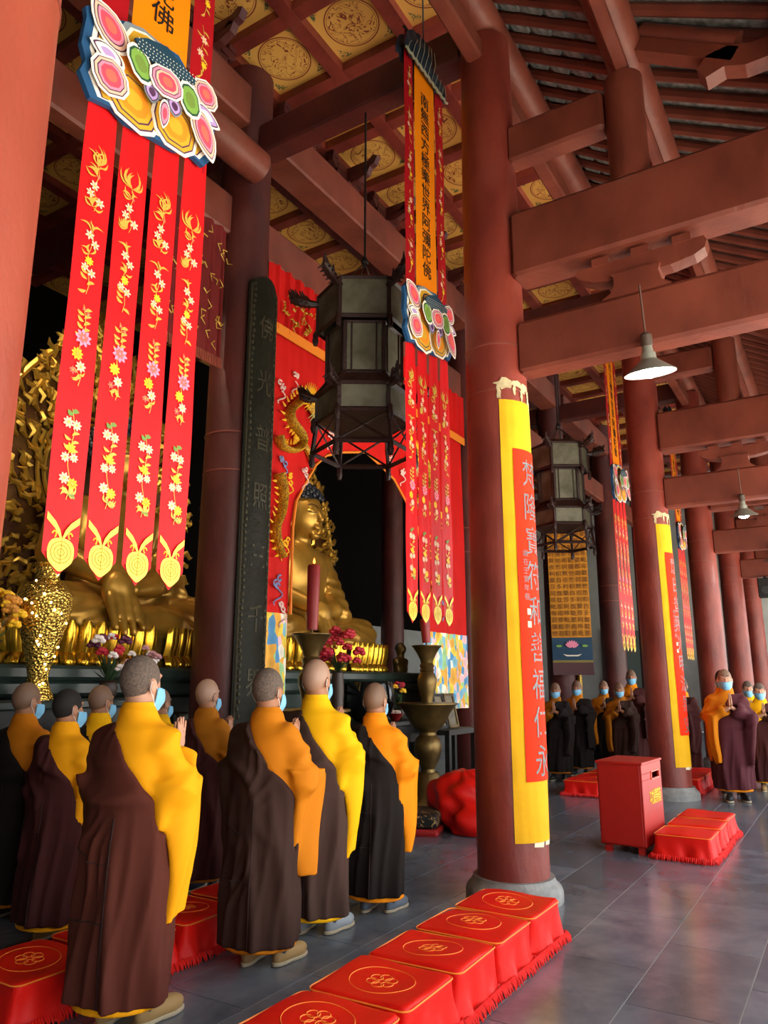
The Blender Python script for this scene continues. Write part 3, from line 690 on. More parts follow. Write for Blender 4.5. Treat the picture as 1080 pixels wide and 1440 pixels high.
# ---- palace lanterns
LW = mat('dark_rosewood', '#2a1310', .45, bump=.4, bscale=30); LP_ = mat('aged_silk_pane', '#6a6656', .6, col2='#45422f', vscale=5)
def lantern(x, y, lab, z0=3.72):
    t = thing('palace_lantern', lab, 'lantern', (x, y, z0), group='palace lanterns'); R6 = [PI/3*k+.05 for k in range(6)]
    def hexring(r, z): return [(r*math.cos(a), r*math.sin(a), z) for a in R6]
    tiers = [('upper', .47, .47, 1.3, 1.70), ('middle', .37, .37, .72, 1.28), ('skirt', .48, .37, .62, .76), ('lower', .46, .46, .36, .62)]
    for nm, r0, r1, za, zb in tiers:
        A = hexring(r0, za); B = hexring(r1, zb)
        for k in range(6):
            q = (k+1) % 6
            mb = MB(); a, b, c, d = [Vector(p) for p in (A[k], A[q], B[q], B[k])]
            n = ((b-a).cross(d-a)).normalized()
            mb.add([a, b, c, d, a-n*.012, b-n*.012, c-n*.012, d-n*.012], [(0, 1, 2, 3), (7, 6, 5, 4)])
            mb.build('pane', LW if nm == 'skirt' else LP_, t, 0)
            mb = MB()
            for p, s in ((a, b), (d, c)): mb.tube([p, s], .022, 4)
            mb.tube([a, d], .026, 4)
            if nm == 'middle':
                for tt in (.18, .82): mb.tube([a.lerp(b, tt)+n*.004, d.lerp(c, tt)+n*.004], .01, 4)
            mb.build('frame_bar', LW, t, 0)
    mb = MB(); mb.add(hexring(.47, 1.71)+hexring(.3, 1.80)+[(0, 0, 1.84)], [(k, (k+1) % 6, 6+(k+1) % 6, 6+k) for k in range(6)]+[(6+k, 6+(k+1) % 6, 12) for k in range(6)]); mb.build('top_board', LW, t, 0)
    # open lattice gallery under the lower tier
    mb = MB(); A = hexring(.50, .04); B = hexring(.46, .34)
    for k in range(6):
        q = (k+1) % 6; mb.tube([A[k], A[q]], .025, 4); mb.tube([A[k], B[q]], .011, 4); mb.tube([A[q], B[k]], .011, 4); mb.tube([A[k], B[k]], .022, 4)
    mb.build('lattice_gallery', LW, t, 0)
    mb = MB(); mb.add(hexring(.46, .35)+hexring(.46, .37), [tuple(range(6))[::-1], tuple(range(6, 12))]); mb.build('floor_board', LW, t, 0)
    rnd = random.Random(4)
    for k in range(6):
        a = R6[k]; u = Vector((math.cos(a), math.sin(a), 0)); w = Vector((-math.sin(a), math.cos(a), 0))
        def horn(r, z, L, up, nm):
            mb = MB(); P = [u*(r+L*s)+Vector((0, 0, z+up*s*s)) for s in (0, .3, .6, .85, 1)]
            mb.tube(P, [.03, .04, .055, .05, .02], 6)
            for s in range(9):
                q = P[1].lerp(P[4], s/9); mb.cyl(q, q+Vector((0, 0, .085+.03*rnd.random()))+u*.04+w*rnd.uniform(-.03, .03), .024, .006, 5); mb.cyl(q, q+u*.02+w*(.07 if s % 2 else -.07)-Vector((0, 0, .03)), .02, .005, 5)
            mb.build(nm, LW, t)
        horn(.46, 1.62, .3, .08, 'dragon_finial'); horn(.46, .6, .17, .05, 'dragon_finial')
        for (r, z) in ((.49, 1.22), (.49, .30), (.5, -.05)):
            mb = MB(); p = u*r; mb.lathe([(.012, .1), (.03, .07), (.026, .03), (.034, 0), (.02, -.05)], 8, Matrix.Translation((p.x, p.y, z))); mb.build('drop', LW, t)
        mb = MB(); mb.tube([u*.28+Vector((0, 0, 1.8)), Vector((0, 0, 2.1))], .008, 4); mb.build('sling', LW, t)
    mb = MB(); mb.cyl((0, 0, 2.08), (0, 0, 7.62-z0), .012, n=6); mb.lathe([(.02, 2.05), (.04, 2.1), (.02, 2.16)], 8); mb.build('cord', INK, t)
    return t
lantern(5.8, 3.8, 'dark hexagonal palace lantern in front of the dragon curtain')
lantern(11.75, 3.78, 'dark hexagonal palace lantern beside the yellow scripture banner')

# ---- pendant lamps (lit)
def lamp(x, y, z, lab, power=14):
    t = thing('pendant_lamp', lab, 'lamp', (x, y, z), group='enamel pendant lamps')
    EN = mat('grey_enamel', '#8d8b80', .4, .3); 
    mb = MB(); mb.lathe([(.035, .16), (.045, .1), (.055, .1), (.06, .05), (.19, -.055), (.195, -.06), (.19, -.05), (.055, .045), (.03, .05)], 28, cap=False)
    sh = mb.build('shade', EN, t); 
    mb = MB(); mb.lathe([(.001, .09), (.05, .045), (.178, -.05), (.17, -.052), (.04, .03), (.001, .04)], 28, cap=False); mb.build('reflector', mat('white_reflector', '#f4f4ee', .4), t)
    mb = MB(); mb.lathe([(.03, .26), (.045, .24), (.045, .16), (.03, .15)], 14); mb.build('socket', mat('dark_bakelite', '#4a3a30', .5), t)
    mb = MB(); mb.ball((0, 0, -.045), (.075, .075, .05), 16, 10); mb.build('bulb', mat('lit_bulb', '#ffffff', .5, emit='#f4fff4', estr=30), t)
    mb = MB(); mb.tube([(0, 0, .25), (0, 0, .4), (.0, 0, .66-.02)], .009, 5); mb.build('cord', mat('brown_cord', '#5a3a30', .7), t)
    ld = bpy.data.lights.new('lamp_light', 'POINT'); ld.energy = power; ld.shadow_soft_size = .08; ld.color = (1, .98, .92); lo = bpy.data.objects.new('lamp_light', ld); COL.objects.link(lo); lo.parent = t; lo.location = (0, 0, -.13)
    t.rotation_euler = (.0, -.2, .0)
    return t
lamp(5.66, 1.07, 3.99, 'lit pendant lamp with a grey conical shade, by the cushion-lined column')
lamp(11.6, 1.08, 3.99, 'lit pendant lamp with a grey conical shade, by the donation-box column')
lamp(16.35, 1.08, 3.99, 'lit pendant lamp on the beam past the donation-box column')

# ---- carved couplet boards on the nave columns
def couplet_board(x, y, r, z0, z1, m, mt, chars, lab, a0=236, a1=304):
    t = thing('couplet_board', lab, 'board', (x, y, 0), group='carved couplet boards'); A0, A1 = math.radians(a0), math.radians(a1)
    mb = MB(); R0, R1 = r+.03, r+.085; n = 16; sec = [(R0, A0)]
    vs = []; fs = []
    def ring(z, top=0):
        out = [(R1*math.cos(A0+(A1-A0)*i/n), R1*math.sin(A0+(A1-A0)*i/n), z+(top*.12*math.sin(PI*i/n))) for i in range(n+1)]
        return out+[(R0*math.cos(A1-(A1-A0)*i/n), R0*math.sin(A1-(A1-A0)*i/n), z+(top*.12*math.sin(PI*i/n))) for i in range(n+1)]
    vs = ring(z0)+ring(z1, 1); k = 2*(n+1)
    fs = [(i, (i+1) % k, k+(i+1) % k, k+i) for i in range(k)]+[tuple(range(k))[::-1], tuple(range(k, 2*k))]
    mb.add(vs, fs); mb.build('board', m, t, 30)
    mb = MB()
    for a in (A0+.07, A1-.07): mb.tube([((R1+.004)*math.cos(a), (R1+.004)*math.sin(a), z) for z in (z0+.05, z1-.02)], .012, 5)
    rnd = random.Random(2)
    for i in range(int((z1-z0)/.07)):
        z = z0+.08+i*.07
        for a in (A0+.15, A1-.15): mb.ball(((R1+.002)*math.cos(a+rnd.uniform(-.03, .03)), (R1+.002)*math.sin(a), z), (.02, .02, .026), 6, 4)
    mb.build('carved_border', mt, t)
    for i, c in enumerate(chars):
        mb = MB(); z = z1-.5-i*(z1-z0-.9)/(len(chars)-1); add_text(mb, c, .3, on_col(R1, (A0+A1)/2), .006, .8, (0, z)); mb.build('character', mt, t, 0)
    for zc in (z0+.25, z1-.3):
        mb = MB(); mb.box((R0-.05, -.03, zc-.02), (R0+.02, .03, zc+.02), Matrix.Rotation((A0+A1)/2, 4, 'Z')); mb.build('fixing_bracket', mt, t, 0)
    return t
couplet_board(5.8, YB, .325, 1.2, 5.92, mat('dark_green_board', '#1b1a10', .6, spec=.2, bump=.6, bscale=14), mat('dull_gilt', '#3a3420', .6, .2), '佛光普照三千界', 'tall dark carved board curving round the nave column beside the curtain')
couplet_board(16.5, YB, .325, 1.2, 5.7, mat('gilt_board', '#a8842c', .4, .7, bump=.8, bscale=14), mat('bright_gilt', '#d8b456', .35, .8), '法雨均霑百萬家', 'tall gilded carved board beside the yellow scripture banner', 258, 322)
# ================================================================== CURTAIN, ALTAR, STATUES
CRED = mat('curtain_red', '#cc120e', .7, var=.15, vscale=2, spec=.2); GSC = mat('gold_scale_thread', '#f2c024', .45, .15, col2='#8a5a0c', vscale=55, bump=.8, bscale=60)
ORT = mat('orange_trim', '#e8801a', .6); BLT = mat('blue_thread', '#7f8cb8', .6); SILK = mat('silver_thread', '#e6c6bc', .6)
def wave_mat():
    m = bpy.data.materials.new('pastel_wave_print'); m.use_nodes = True; nt = m.node_tree; N = nt.nodes; L = nt.links; b = N['Principled BSDF']; b.inputs['Roughness'].default_value = .7
    tc = N.new('ShaderNodeTexCoord'); mp = N.new('ShaderNodeMapping'); mp.inputs['Scale'].default_value = (11, 0, 7); L.new(tc.outputs['Object'], mp.inputs[0])
    v = N.new('ShaderNodeTexVoronoi'); v.inputs['Scale'].default_value = 1; v.inputs['Randomness'].default_value = .75; L.new(mp.outputs[0], v.inputs['Vector'])
    s = N.new('ShaderNodeSeparateColor'); L.new(v.outputs['Color'], s.inputs[0])
    r = N.new('ShaderNodeValToRGB'); r.color_ramp.interpolation = 'CONSTANT'
    cs = ['#e9c93f', '#7db6cf', '#e7b9c0', '#9cc98e', '#efe6d2', '#4f8fc0', '#e7a83a']; e = r.color_ramp.elements
    e[0].color = (*hexc(cs[0]), 1); e[1].position = 1/7; e[1].color = (*hexc(cs[1]), 1)
    for k in range(2, 7): q = e.new(k/7); q.color = (*hexc(cs[k]), 1)
    L.new(s.outputs[0], r.inputs[0])
    mx = N.new('ShaderNodeMixRGB'); mx.blend_type = 'MULTIPLY'; mx.inputs[0].default_value = .5; mr = N.new('ShaderNodeMapRange'); mr.inputs[1].default_value = 0; mr.inputs[2].default_value = .6; mr.inputs[3].default_value = .5; mr.inputs[4].default_value = 1.2
    L.new(v.outputs['Distance'], mr.inputs[0]); L.new(r.outputs[0], mx.inputs[1]); L.new(mr.outputs[0], mx.inputs[2]); L.new(mx.outputs[0], b.inputs['Base Color']); return m
cur = thing('dragon_curtain', 'bright red altar curtain with gold dragons, drawn up into an arch', 'curtain', (8.75, 5.42, 0))
AP = [(6.745, 3.4), (6.79, 3.7), (6.96, 3.96), (7.16, 4.24), (7.38, 4.42), (7.7, 4.55), (8.29, 4.71), (8.67, 4.62), (9.06, 4.5), (9.51, 4.16), (9.75, 3.9), (9.9, 3.5)]
def arch_z(x):
    if x <= 6.74 or x >= 9.9: return 1.2
    return float(np.interp(x, [p[0] for p in AP], [p[1] for p in AP]))
def ycur(x, z): return .018*math.sin(x*17)*min(1, (6-z)/2)+.008*math.sin(x*41+z)
xs = sorted(set([6.14+.04*i for i in range(133) if 6.14+.04*i < 11.42]+[6.738, 6.746, 9.898, 9.906]+[p[0] for p in AP[1:-1]]))
mb = MB(); NR = 26; vs = []; fs = []
for x in xs:
    zl = max(arch_z(x), 2.36) if (x <= 6.74 or x >= 9.9) else arch_z(x)
    for j in range(NR+1): z = zl+(5.74-zl)*j/NR; vs.append((x-8.75, ycur(x, z), z))
for i in range(len(xs)-1):
    for j in range(NR): fs.append((i*(NR+1)+j, (i+1)*(NR+1)+j, (i+1)*(NR+1)+j+1, i*(NR+1)+j+1))
mb.add(vs, fs); mb.build('arched_panel', CRED, cur, 60)
for (a, b) in ((6.14, 6.738), (9.906, 11.42)):
    mb = MB(); mb.grid(lambda u, v: (a+(b-a)*u-8.75, ycur(a+(b-a)*u, 2), 1.2+1.16*v), 30, 8); mb.build('wave_hem', wave_mat(), cur, 60)
mb = MB(); mb.grid(lambda u, v: (6.14+5.28*u-8.75, -.03+.022*math.sin(u*150)+.01*math.sin(u*331), 5.72+.83*v), 400, 4); mb.build('pleated_valance', CRED, cur, 60)
mb = MB(); mb.box((-2.61, -.06, 5.66), (2.67, -.045, 5.79)); mb.build('orange_band', ORT, cur, 0)
mb = MB(); mb.tube([(6.738-8.75, -.02, 2.36+.1*i) for i in range(10)]+[(x-8.75, -.02, z) for x, z in AP], .016, 6); mb.build('edge_trim', ORT, cur)
rnd = random.Random(11)
def dragon(path, s, nm='dragon', mirror=0):
    c = 8.35
    def X(x): return (2*c-x if mirror else x)-8.75
    pts = [Vector((X(x), -.045, z)) for x, z in path]
    # smooth path
    P = []
    for i in range(len(pts)-1):
        p0, p1, p2, p3 = pts[max(i-1, 0)], pts[i], pts[i+1], pts[min(i+2, len(pts)-1)]
        for k in range(5):
            t = k/5; P.append(.5*((2*p1)+(-p0+p2)*t+(2*p0-5*p1+4*p2-p3)*t*t+(-p0+3*p1-3*p2+p3)*t**3))
    n = len(P); mb = MB(); mb.tube(P, [.115*s*(1-.3*(i/n)) for i in range(n)], 8, flat=.4); body = mb.build(nm, GSC, cur)
    mb = MB()
    for i in range(2, n-2, 2):
        d = (P[i+1]-P[i-1]).normalized(); w = Vector((d.z, 0, -d.x)); r = .115*s*(1-.3*i/n)
        mb.cyl(P[i]+w*r*.8, P[i]+w*(r+.05*s)-d*.02, .02*s, .002, 4)
    tag(mb.build('dorsal_fin', YTH, body), kind='stuff')
    return body, P
d1 = [(7.0, 5.02), (6.93, 5.05), (6.83, 5.0), (6.71, 4.89), (6.58, 4.76), (6.6, 4.65), (6.71, 4.59), (6.81, 4.53), (6.84, 4.43), (6.74, 4.32), (6.57, 4.28), (6.45, 4.3), (6.4, 4.42)]
for mir in (0, 1):
    b, P = dragon(d1, 1, mirror=mir); sg = -1 if mir else 1; h = P[0]
    mb = MB(); mb.ball((h.x+sg*.05, h.y-.01, h.z-.02), (.15, .05, .15), 12, 8); mb.ball((h.x+sg*.15, h.y-.02, h.z-.08), (.10, .045, .07), 10, 6); mb.build('dragon_head', GSC, cur)
    mb = MB()
    for k in range(16): a = math.radians(60+k*11); q = Vector((h.x+sg*.02, h.y-.02, h.z)); mb.cyl(q+Vector((sg*.08*math.cos(a), 0, .1*math.sin(a))), q+Vector((sg*.22*math.cos(a), 0, .25*math.sin(a))), .016, .002, 4)
    tag(mb.build('mane', YTH, cur), kind='stuff')
    mb = MB()
    for k in range(9): a = math.radians(215+k*12); q = Vector((h.x+sg*.1, h.y-.02, h.z-.1)); mb.cyl(q, q+Vector((sg*.22*math.cos(a), 0, .26*math.sin(a))), .014, .002, 4)
    mb.build('beard', mat('sage_thread', '#b9c27a', .6), cur)
    mb = MB(); mb.ball((h.x+sg*.14, h.y-.05, h.z-.13), (.04, .012, .06), 8, 6); mb.build('mouth', PNK, cur)
    mb = MB(); mb.ball((h.x+sg*.09, h.y-.05, h.z+.02), (.02, .008, .02), 8, 6); mb.build('eye', WHT, cur)
    # foreleg with claws
    mb = MB(); q = Vector(((16.7-6.86 if mir else 6.86)-8.75, -.05, 4.42)); e = q+Vector((sg*.18, 0, -.16)); mb.tube([q, q.lerp(e, .5)+Vector((0, 0, .03)), e], [.05, .04, .03], 6)
    for k in range(4): a = math.radians(-130+k*35); mb.cyl(e, e+Vector((sg*.1*math.cos(a), 0, .1*math.sin(a))), .012, .002, 4)
    mb.build('claw', GSC, cur)
    b2, _ = dragon([(6.42, 3.95), (6.5, 3.75), (6.48, 3.5), (6.4, 3.3), (6.46, 3.1), (6.56, 2.98)], .9, mirror=mir)
def cloud(x, z, s, m):
    mb = MB()
    for k in range(3):
        a0 = rnd.uniform(0, 6); c = Vector((x-8.75+s*.6*math.cos(k*2.1+a0), -.03, z+s*.6*math.sin(k*2.1+a0)))
        mb.tube([c+Vector((s*.55*math.cos(t+a0)*(1-t/9), 0, s*.55*math.sin(t+a0)*(1-t/9))) for t in [q*.5 for q in range(12)]], .012, 4)
    mb.tube([(x-8.75+s*math.sin(q*.9), -.03, z-s*1.0-q*.03) for q in range(7)], .009, 4)
    mb.build('cloud_motif', m, cur)
for (x, z, s, m) in ((6.53, 4.14, .07, BLT), (6.95, 3.98+.12, .06, SILK), (6.65, 3.94, .07, YTH), (6.45, 5.05, .07, SILK), (6.7, 5.25, .06, SILK), (7.32, 5.15, .06, SILK), (7.45, 4.75, .07, SILK), (6.6, 3.2, .07, YTH), (6.5, 2.7, .08, BLT), (6.6, 2.45, .07, SILK), (8.9, 4.85, .08, SILK), (9.3, 4.7, .08, SILK), (9.6, 4.45, .07, YTH), (9.85, 4.3, .08, BLT), (10.4, 3.4, .08, SILK), (10.6, 2.8, .08, BLT), (8.3, 5.2, .09, YTH), (10.5, 4.2, .08, YTH)):
    cloud(x, z, s, m)
mb = MB()
for k in range(70):
    x = rnd.choice((6.55, 6.75, 6.9, 7.4, 8.3, 9.2, 10.1))+rnd.uniform(-.18, .22); z = rnd.uniform(5.84, 6.25); a = rnd.uniform(0, 6.28); q = Vector((x-8.75, -.065, z)); mb.tube([q, q+Vector((.05*math.cos(a), 0, .05*math.sin(a))), q+Vector((.08*math.cos(a+.8), 0, .08*math.sin(a+.8)))], [.016, .013, .003], 4)
tag(mb.build('valance_gold_pattern', GSC, cur), kind='stuff')
# left bay: dark valance with gold work
t = thing('bay_valance', 'deep crimson gold-worked valance in the bay behind the large banner', 'curtain', (4.95, 5.42, 0))
MB().grid(lambda u, v: ((u-.5)*1.0, .02*math.sin(u*40), 5.0+1.55*v), 160, 4).build('cloth', mat('deep_crimson', '#7a1414', .65, var=.2), t, 60)
mb = MB()
for k in range(60):
    q = Vector((rnd.uniform(-.48, .48), -.03, rnd.uniform(5.12, 6.4))); a = rnd.uniform(0, 6.28); mb.tube([q, q+Vector((.06*math.cos(a), 0, .06*math.sin(a))), q+Vector((.1*math.cos(a+1), 0, .1*math.sin(a+1)))], [.008, .008, .002], 4)
tag(mb.build('gold_work', GTH, t), kind='stuff')
mb = MB()
for k in range(40): x = -.49+k*.025; mb.tube([(x, -.01, 5.0), (x+.004, -.015, 4.88)], .007, 4)
tag(mb.build('fringe', mat('pink_fringe', '#a8503c', .7), t), kind='stuff')

# ---- altar
GST = mat('green_stone', '#2c3a34', .35, var=.35, vscale=7)
al = thing('altar', 'long dark green stone altar behind the curtain', 'altar', (7.3, 6.9, 0))
for (a, b, z0, z1, nm) in (((-4.2, -.96), (4.0, 1.6), 1.62, 1.75, 'top_slab'), ((-4.1, -.92), (3.9, 1.5), 1.48, 1.62, 'cornice'), ((-4.0, -.85), (3.8, 1.5), .25, 1.48, 'body'), ((-4.2, -.94), (4.0, 1.6), 0, .25, 'plinth')):
    MB().box((*a, z0), (*b, z1), bev=.03).build(nm, GST, al, 0)
for k in range(7):
    x = -3.5+k*1.15; MB().box((x-.45, -.90, .5), (x+.45, -.85, 1.3), bev=.02).build('relief_panel', GST, al, 0)
# low stone tables flanking the altar front
for (x, y, w, d, h, l) in ((3.95, 5.72, 2.2, .4, 1.46, 'dark stone side altar under the gilded vase'), (8.75, 5.64, 2.3, .46, 1.08, 'dark offering table carrying the big black bowl')):
    t = thing('offering_table', l, 'table', (x, y, 0)); DK = mat('dark_table', '#1f1c1a', .4, var=.3)
    MB().box((-w/2, -d/2, h-.07), (w/2, d/2, h), bev=.012).build('table_top', GST if h > 1.2 else DK, t, 0)
    MB().box((-w/2+.06, -d/2+.06, h-.3), (w/2-.06, d/2-.06, h-.07)).build('apron', DK, t, 0)
    for sx in (-1, 1):
        for sy in (-1, 1): MB().cbox((sx*(w/2-.1), sy*(d/2-.1), (h-.3)/2), (.12, .12, h-.3)).build('leg', DK, t, 0)
# ---- seated Buddhas
GOLD = mat('gold_leaf', '#c2923a', .36, .62, col2='#8e6824', vscale=2.5); GOLDD = mat('old_gold', '#8a6a2a', .42, .8, col2='#5a421a', vscale=4)
BHAIR = mat('buddha_hair', '#0f1622', .4)
def bud(X, Y, Z):
    P = (X, Y, Z)
    fold = .012*np.sin(34*Z+10*np.abs(X)+6*Y)
    head = uni(.08, d_ell(P, (0, -.02, 2.08), (.29, .33, .36)), d_ell(P, (0, -.1, 1.93), (.245, .25, .27)), d_caps(P, (0, .02, 1.4), (0, 0, 1.75), .18, .17))
    head = uni(.03, head, d_caps(P, (0, -.36, 2.06), (0, -.40, 1.93), .03, .05), d_ell(P, (0, -.345, 1.82), (.085, .04, .022)), d_ell(P, (0, -.335, 1.785), (.07, .04, .022)), d_ell(P, (0, -.29, 1.69), (.09, .07, .06)))
    for s in (-1, 1):
        head = uni(.02, head, d_ell(P, (s*.12, -.325, 2.045), (.065, .03, .022)), d_caps(P, (s*.05, -.355, 2.10), (s*.19, -.30, 2.13), .012, .008))
        head = uni(.02, head, d_caps(P, (s*.285, .0, 2.08), (s*.29, -.01, 1.74), .05, .035))
    body = uni(.16, d_caps(P, (-.5, .02, 1.34), (.5, .02, 1.34), .2), d_ell(P, (0, 0, 1.1), (.52, .34, .48)), d_ell(P, (0, -.04, .55), (.5, .4, .45)))
    for s in (-1, 1):
        leg = uni(.1, d_caps(P, (s*.25, -.05, .25), (s*1.0, -.42, .24), .34, .27), d_caps(P, (s*1.0, -.42, .22), (-s*.25, -.78, .14), .25, .15))
        body = smin(body, leg+fold, .1)
    body = smin(body, d_ell(P, (0, -.5, .1), (1.0, .42, .14))+fold, .08)
    arms = uni(.08, d_caps(P, (.58, .02, 1.34), (.74, -.02, .82), .19, .17), d_caps(P, (.74, -.02, .82), (.22, -.5, .58), .16, .11), d_caps(P, (.22, -.5, .58), (-.1, -.58, .5), .12, .08))
    ra = uni(.08, d_caps(P, (-.58, .02, 1.34), (-.76, -.1, .85), .19, .16), d_caps(P, (-.76, -.1, .85), (-.5, -.66, .58), .15, .11), d_ell(P, (-.48, -.80, .44), (.19, .10, .2)))
    for k, (dx, L) in enumerate(((-.16, .42), (-.055, .48), (.05, .47), (.15, .4))):
        ra = uni(.012, ra, d_caps(P, (-.48+dx*.9, -.86, .36), (-.47+dx*1.05, -1.0, .36-L*.72), .055, .036))
    ra = uni(.04, ra, d_caps(P, (-.36, -.76, .45), (-.3, -.84, .28), .045, .03))
    sleeve = d_caps(P, (.66, .0, 1.1), (.62, -.3, .55), .22, .2)+fold
    return uni(.05, smin(body, head, .06), smin(arms, sleeve, .08), ra)
bud_me = sdf_mesh('body', bud, (-1.4, -1.2, -.06), (1.4, .6, 2.55), .026, GOLD)
def curls():
    mb = MB(); N_ = 260
    mb.ball((0, -.005, 2.17), (.315, .36, .345), 24, 16); mb.ball((0, .05, 2.44), (.18, .18, .14), 14, 8)
    for i in range(N_):
        y = 1-2*(i+.5)/N_; r = math.sqrt(1-y*y); a = i*2.39996
        p = Vector((r*math.cos(a)*.318, r*math.sin(a)*.363-.005, 2.17+y*.348))
        if p.z < 2.27-.3*max(0, min(1, (p.y+.15)/.25)): continue
        mb.ball(p, .042, 7, 5)
    for i in range(70):
        y = 1-1.3*(i+.5)/70; r = math.sqrt(max(0, 1-y*y)); a = i*2.39996; mb.ball((r*math.cos(a)*.175, .06+r*math.sin(a)*.175, 2.42+y*.155), .032, 7, 5)
    # trim the underlying cap so that the face stays free
    return mb
hair_mb = curls()
hv = np.array(hair_mb.v)
hair_me = hair_mb.mesh('hair', BHAIR)
bm = bmesh.new(); bm.from_mesh(hair_me)
bmesh.ops.delete(bm, geom=[v for v in bm.verts if v.co.z < 2.22-.3*max(0, min(1, (v.co.y+.15)/.25))], context='VERTS'); bm.to_mesh(hair_me); bm.free()
def face_lines():
    mb = MB()
    for s in (-1, 1):
        mb.tube([(s*(.06+.13*t), -.36+.05*t*t, 2.035-.012*math.sin(PI*t)) for t in (0, .25, .5, .75, 1)], .007, 5)
        mb.tube([(s*(.03+.18*t), -.375+.075*t*t, 2.10+.045*math.sin(PI*t*.8)) for t in (0, .25, .5, .75, 1)], .006, 5)
    return mb.mesh('brow_line', mat('dark_line', '#2a1a0c', .6))
fl_me = face_lines()
def petal_shape(h, w, up):
    mb = MB()
    def f(u, v):
        a = (u-.5)*2; ww = w*(1-.08*v)*(1-(max(0, v-.82)/.18)**2*.5); z = h*v*(1 if up else -1)
        return (a*ww/2, -.025*math.sin(PI*v*.8)-.045*(1-a*a)*(1-.2*v)-(.03*v if up else .03*v), z)
    mb.grid(f, 6, 7); return mb
pet_up = petal_shape(.30, .15, 1).mesh('lotus_petal', mat('bright_gold', '#d8a830', .22, .9), 60); pet_dn = petal_shape(.12, .15, 0).mesh('lotus_petal', MATS['bright_gold'], 60)
def superpt(a, rx, ry, p=.5): c, s = math.cos(a), math.sin(a); return (rx*math.copysign(abs(c)**p, c), ry*math.copysign(abs(s)**p, s))
def pedestal(x, y, z, lab, rx=1.5, ry=.95):
    t = thing('lotus_pedestal', lab, 'pedestal', (x, y, z), group='gilded lotus pedestals')
    N_ = 72; mb = MB(); R = [superpt(2*PI*k/N_, rx-.1, ry-.1) for k in range(N_)]
    vs = [(p[0], p[1], 0) for p in R]+[(p[0], p[1], .3) for p in R]; mb.add(vs, [tuple(range(N_))[::-1], tuple(range(N_, 2*N_))]+[(i, (i+1) % N_, N_+(i+1) % N_, N_+i) for i in range(N_)]); mb.build('core', GOLDD, t, 40)
    # even spacing along the outline
    Q = [Vector((*superpt(2*PI*k/720, rx-.06, ry-.06), 0)) for k in range(721)]; L = [0]
    for a, b in zip(Q, Q[1:]): L.append(L[-1]+(b-a).length)
    n = int(L[-1]/.145)
    for i in range(n):
        s = L[-1]*i/n; k = int(np.searchsorted(L, s)); k = min(k, 719); p = Q[k]; d = Q[k+1]-Q[k-1 if k else 719]
        if p.y > .25: continue
        ang = math.atan2(d.y, d.x)
        link('lotus_petal', pet_up, t, (p.x, p.y, .11), (0, 0, ang)); link('lotus_petal', pet_dn, t, (p.x, p.y, .12), (0, 0, ang))
    return t
def flames(rx, h):
    mb = MB(); r2 = random.Random(9)
    for k in range(1000):
        u = r2.uniform(-1, 1); v = r2.uniform(.0, 1); w = rx*math.sin(PI*(.18+.82*v)**.8)**.6 if v < 1 else 0
        w = rx*(1-max(0, (v-.35)/.65)**2.2); x = u*w; z = h*v
        if math.hypot(x, z-1.9) < .62: continue
        a = math.atan2(z-1.2, x)+r2.uniform(-.6, .6); L = r2.uniform(.12, .26); q = Vector((x, -.06, z)); d = Vector((math.cos(a), 0, math.sin(a))); n = Vector((-d.z, 0, d.x))*r2.choice((-1, 1))
        mb.tube([q, q+d*L*.35+n*L*.18+Vector((0, -.03, 0)), q+d*L*.7-n*L*.05+Vector((0, -.03, 0)), q+d*L+n*L*.14], [.014, .036, .028, .004], 5)
    return mb.mesh('flame_relief', mat('flame_gilt', '#c49a3c', .35, .8))
def buddha(x, y, z, lab, lab2, lab3):
    pedestal(x, y, z, lab2)
    t = thing('buddha_statue', lab, 'statue', (x, y, z+.3), group='seated gilded statues')
    b = link('body', bud_me, t); link('hair', hair_me, b); link('brow_line', fl_me, b)
    tag(t.children[0].children[0], label='tight dark blue curls')
    h = thing('halo_board', lab3, 'halo', (x, y+.5, z+.3), group='gilded halo boards')
    rx, H = 1.5, 3.85; P = []
    for k in range(41):
        v = k/40; P.append((rx*(1-max(0, (v-.35)/.65)**2.2)*(.8+.2*min(1, v*3)), H*v))
    P = P+[(-a, b_) for a, b_ in P[::-1][1:]]
    MB().prism(P, .08).build('board', mat('dark_red_gilt', '#6a4818', .45, .5, col2='#4a2410', vscale=5), h, 30)
    if 'fl' not in lot_cache: lot_cache['fl'] = flames(rx*.97, H*.99)
    tag(link('flame_relief', lot_cache['fl'], h), kind='stuff')
    mb = MB()
    for r in (.62, .7): mb.tube([(r*math.cos(a), -.07, 1.9+r*math.sin(a)) for a in [2*PI*k/48 for k in range(48)]], .025, 6, closed=True)
    mb.tube([(a*.97, -.05, b_) for a, b_ in P], .04, 6); mb.build('rim', MATS['flame_gilt'], h)
buddha(8.8, 6.92, 1.75, 'gilded seated Buddha framed by the arch of the red curtain', 'gilded lotus pedestal behind the red flowers and black bowl', 'flame-carved gilded halo behind the Buddha in the curtain arch')
buddha(5.4, 6.92, 1.75, 'gilded seated Buddha with lowered hand, behind the large banner', 'gilded lotus pedestal rising behind the monks, beside the gilded vase', 'flame-carved gilded halo behind the large banner')
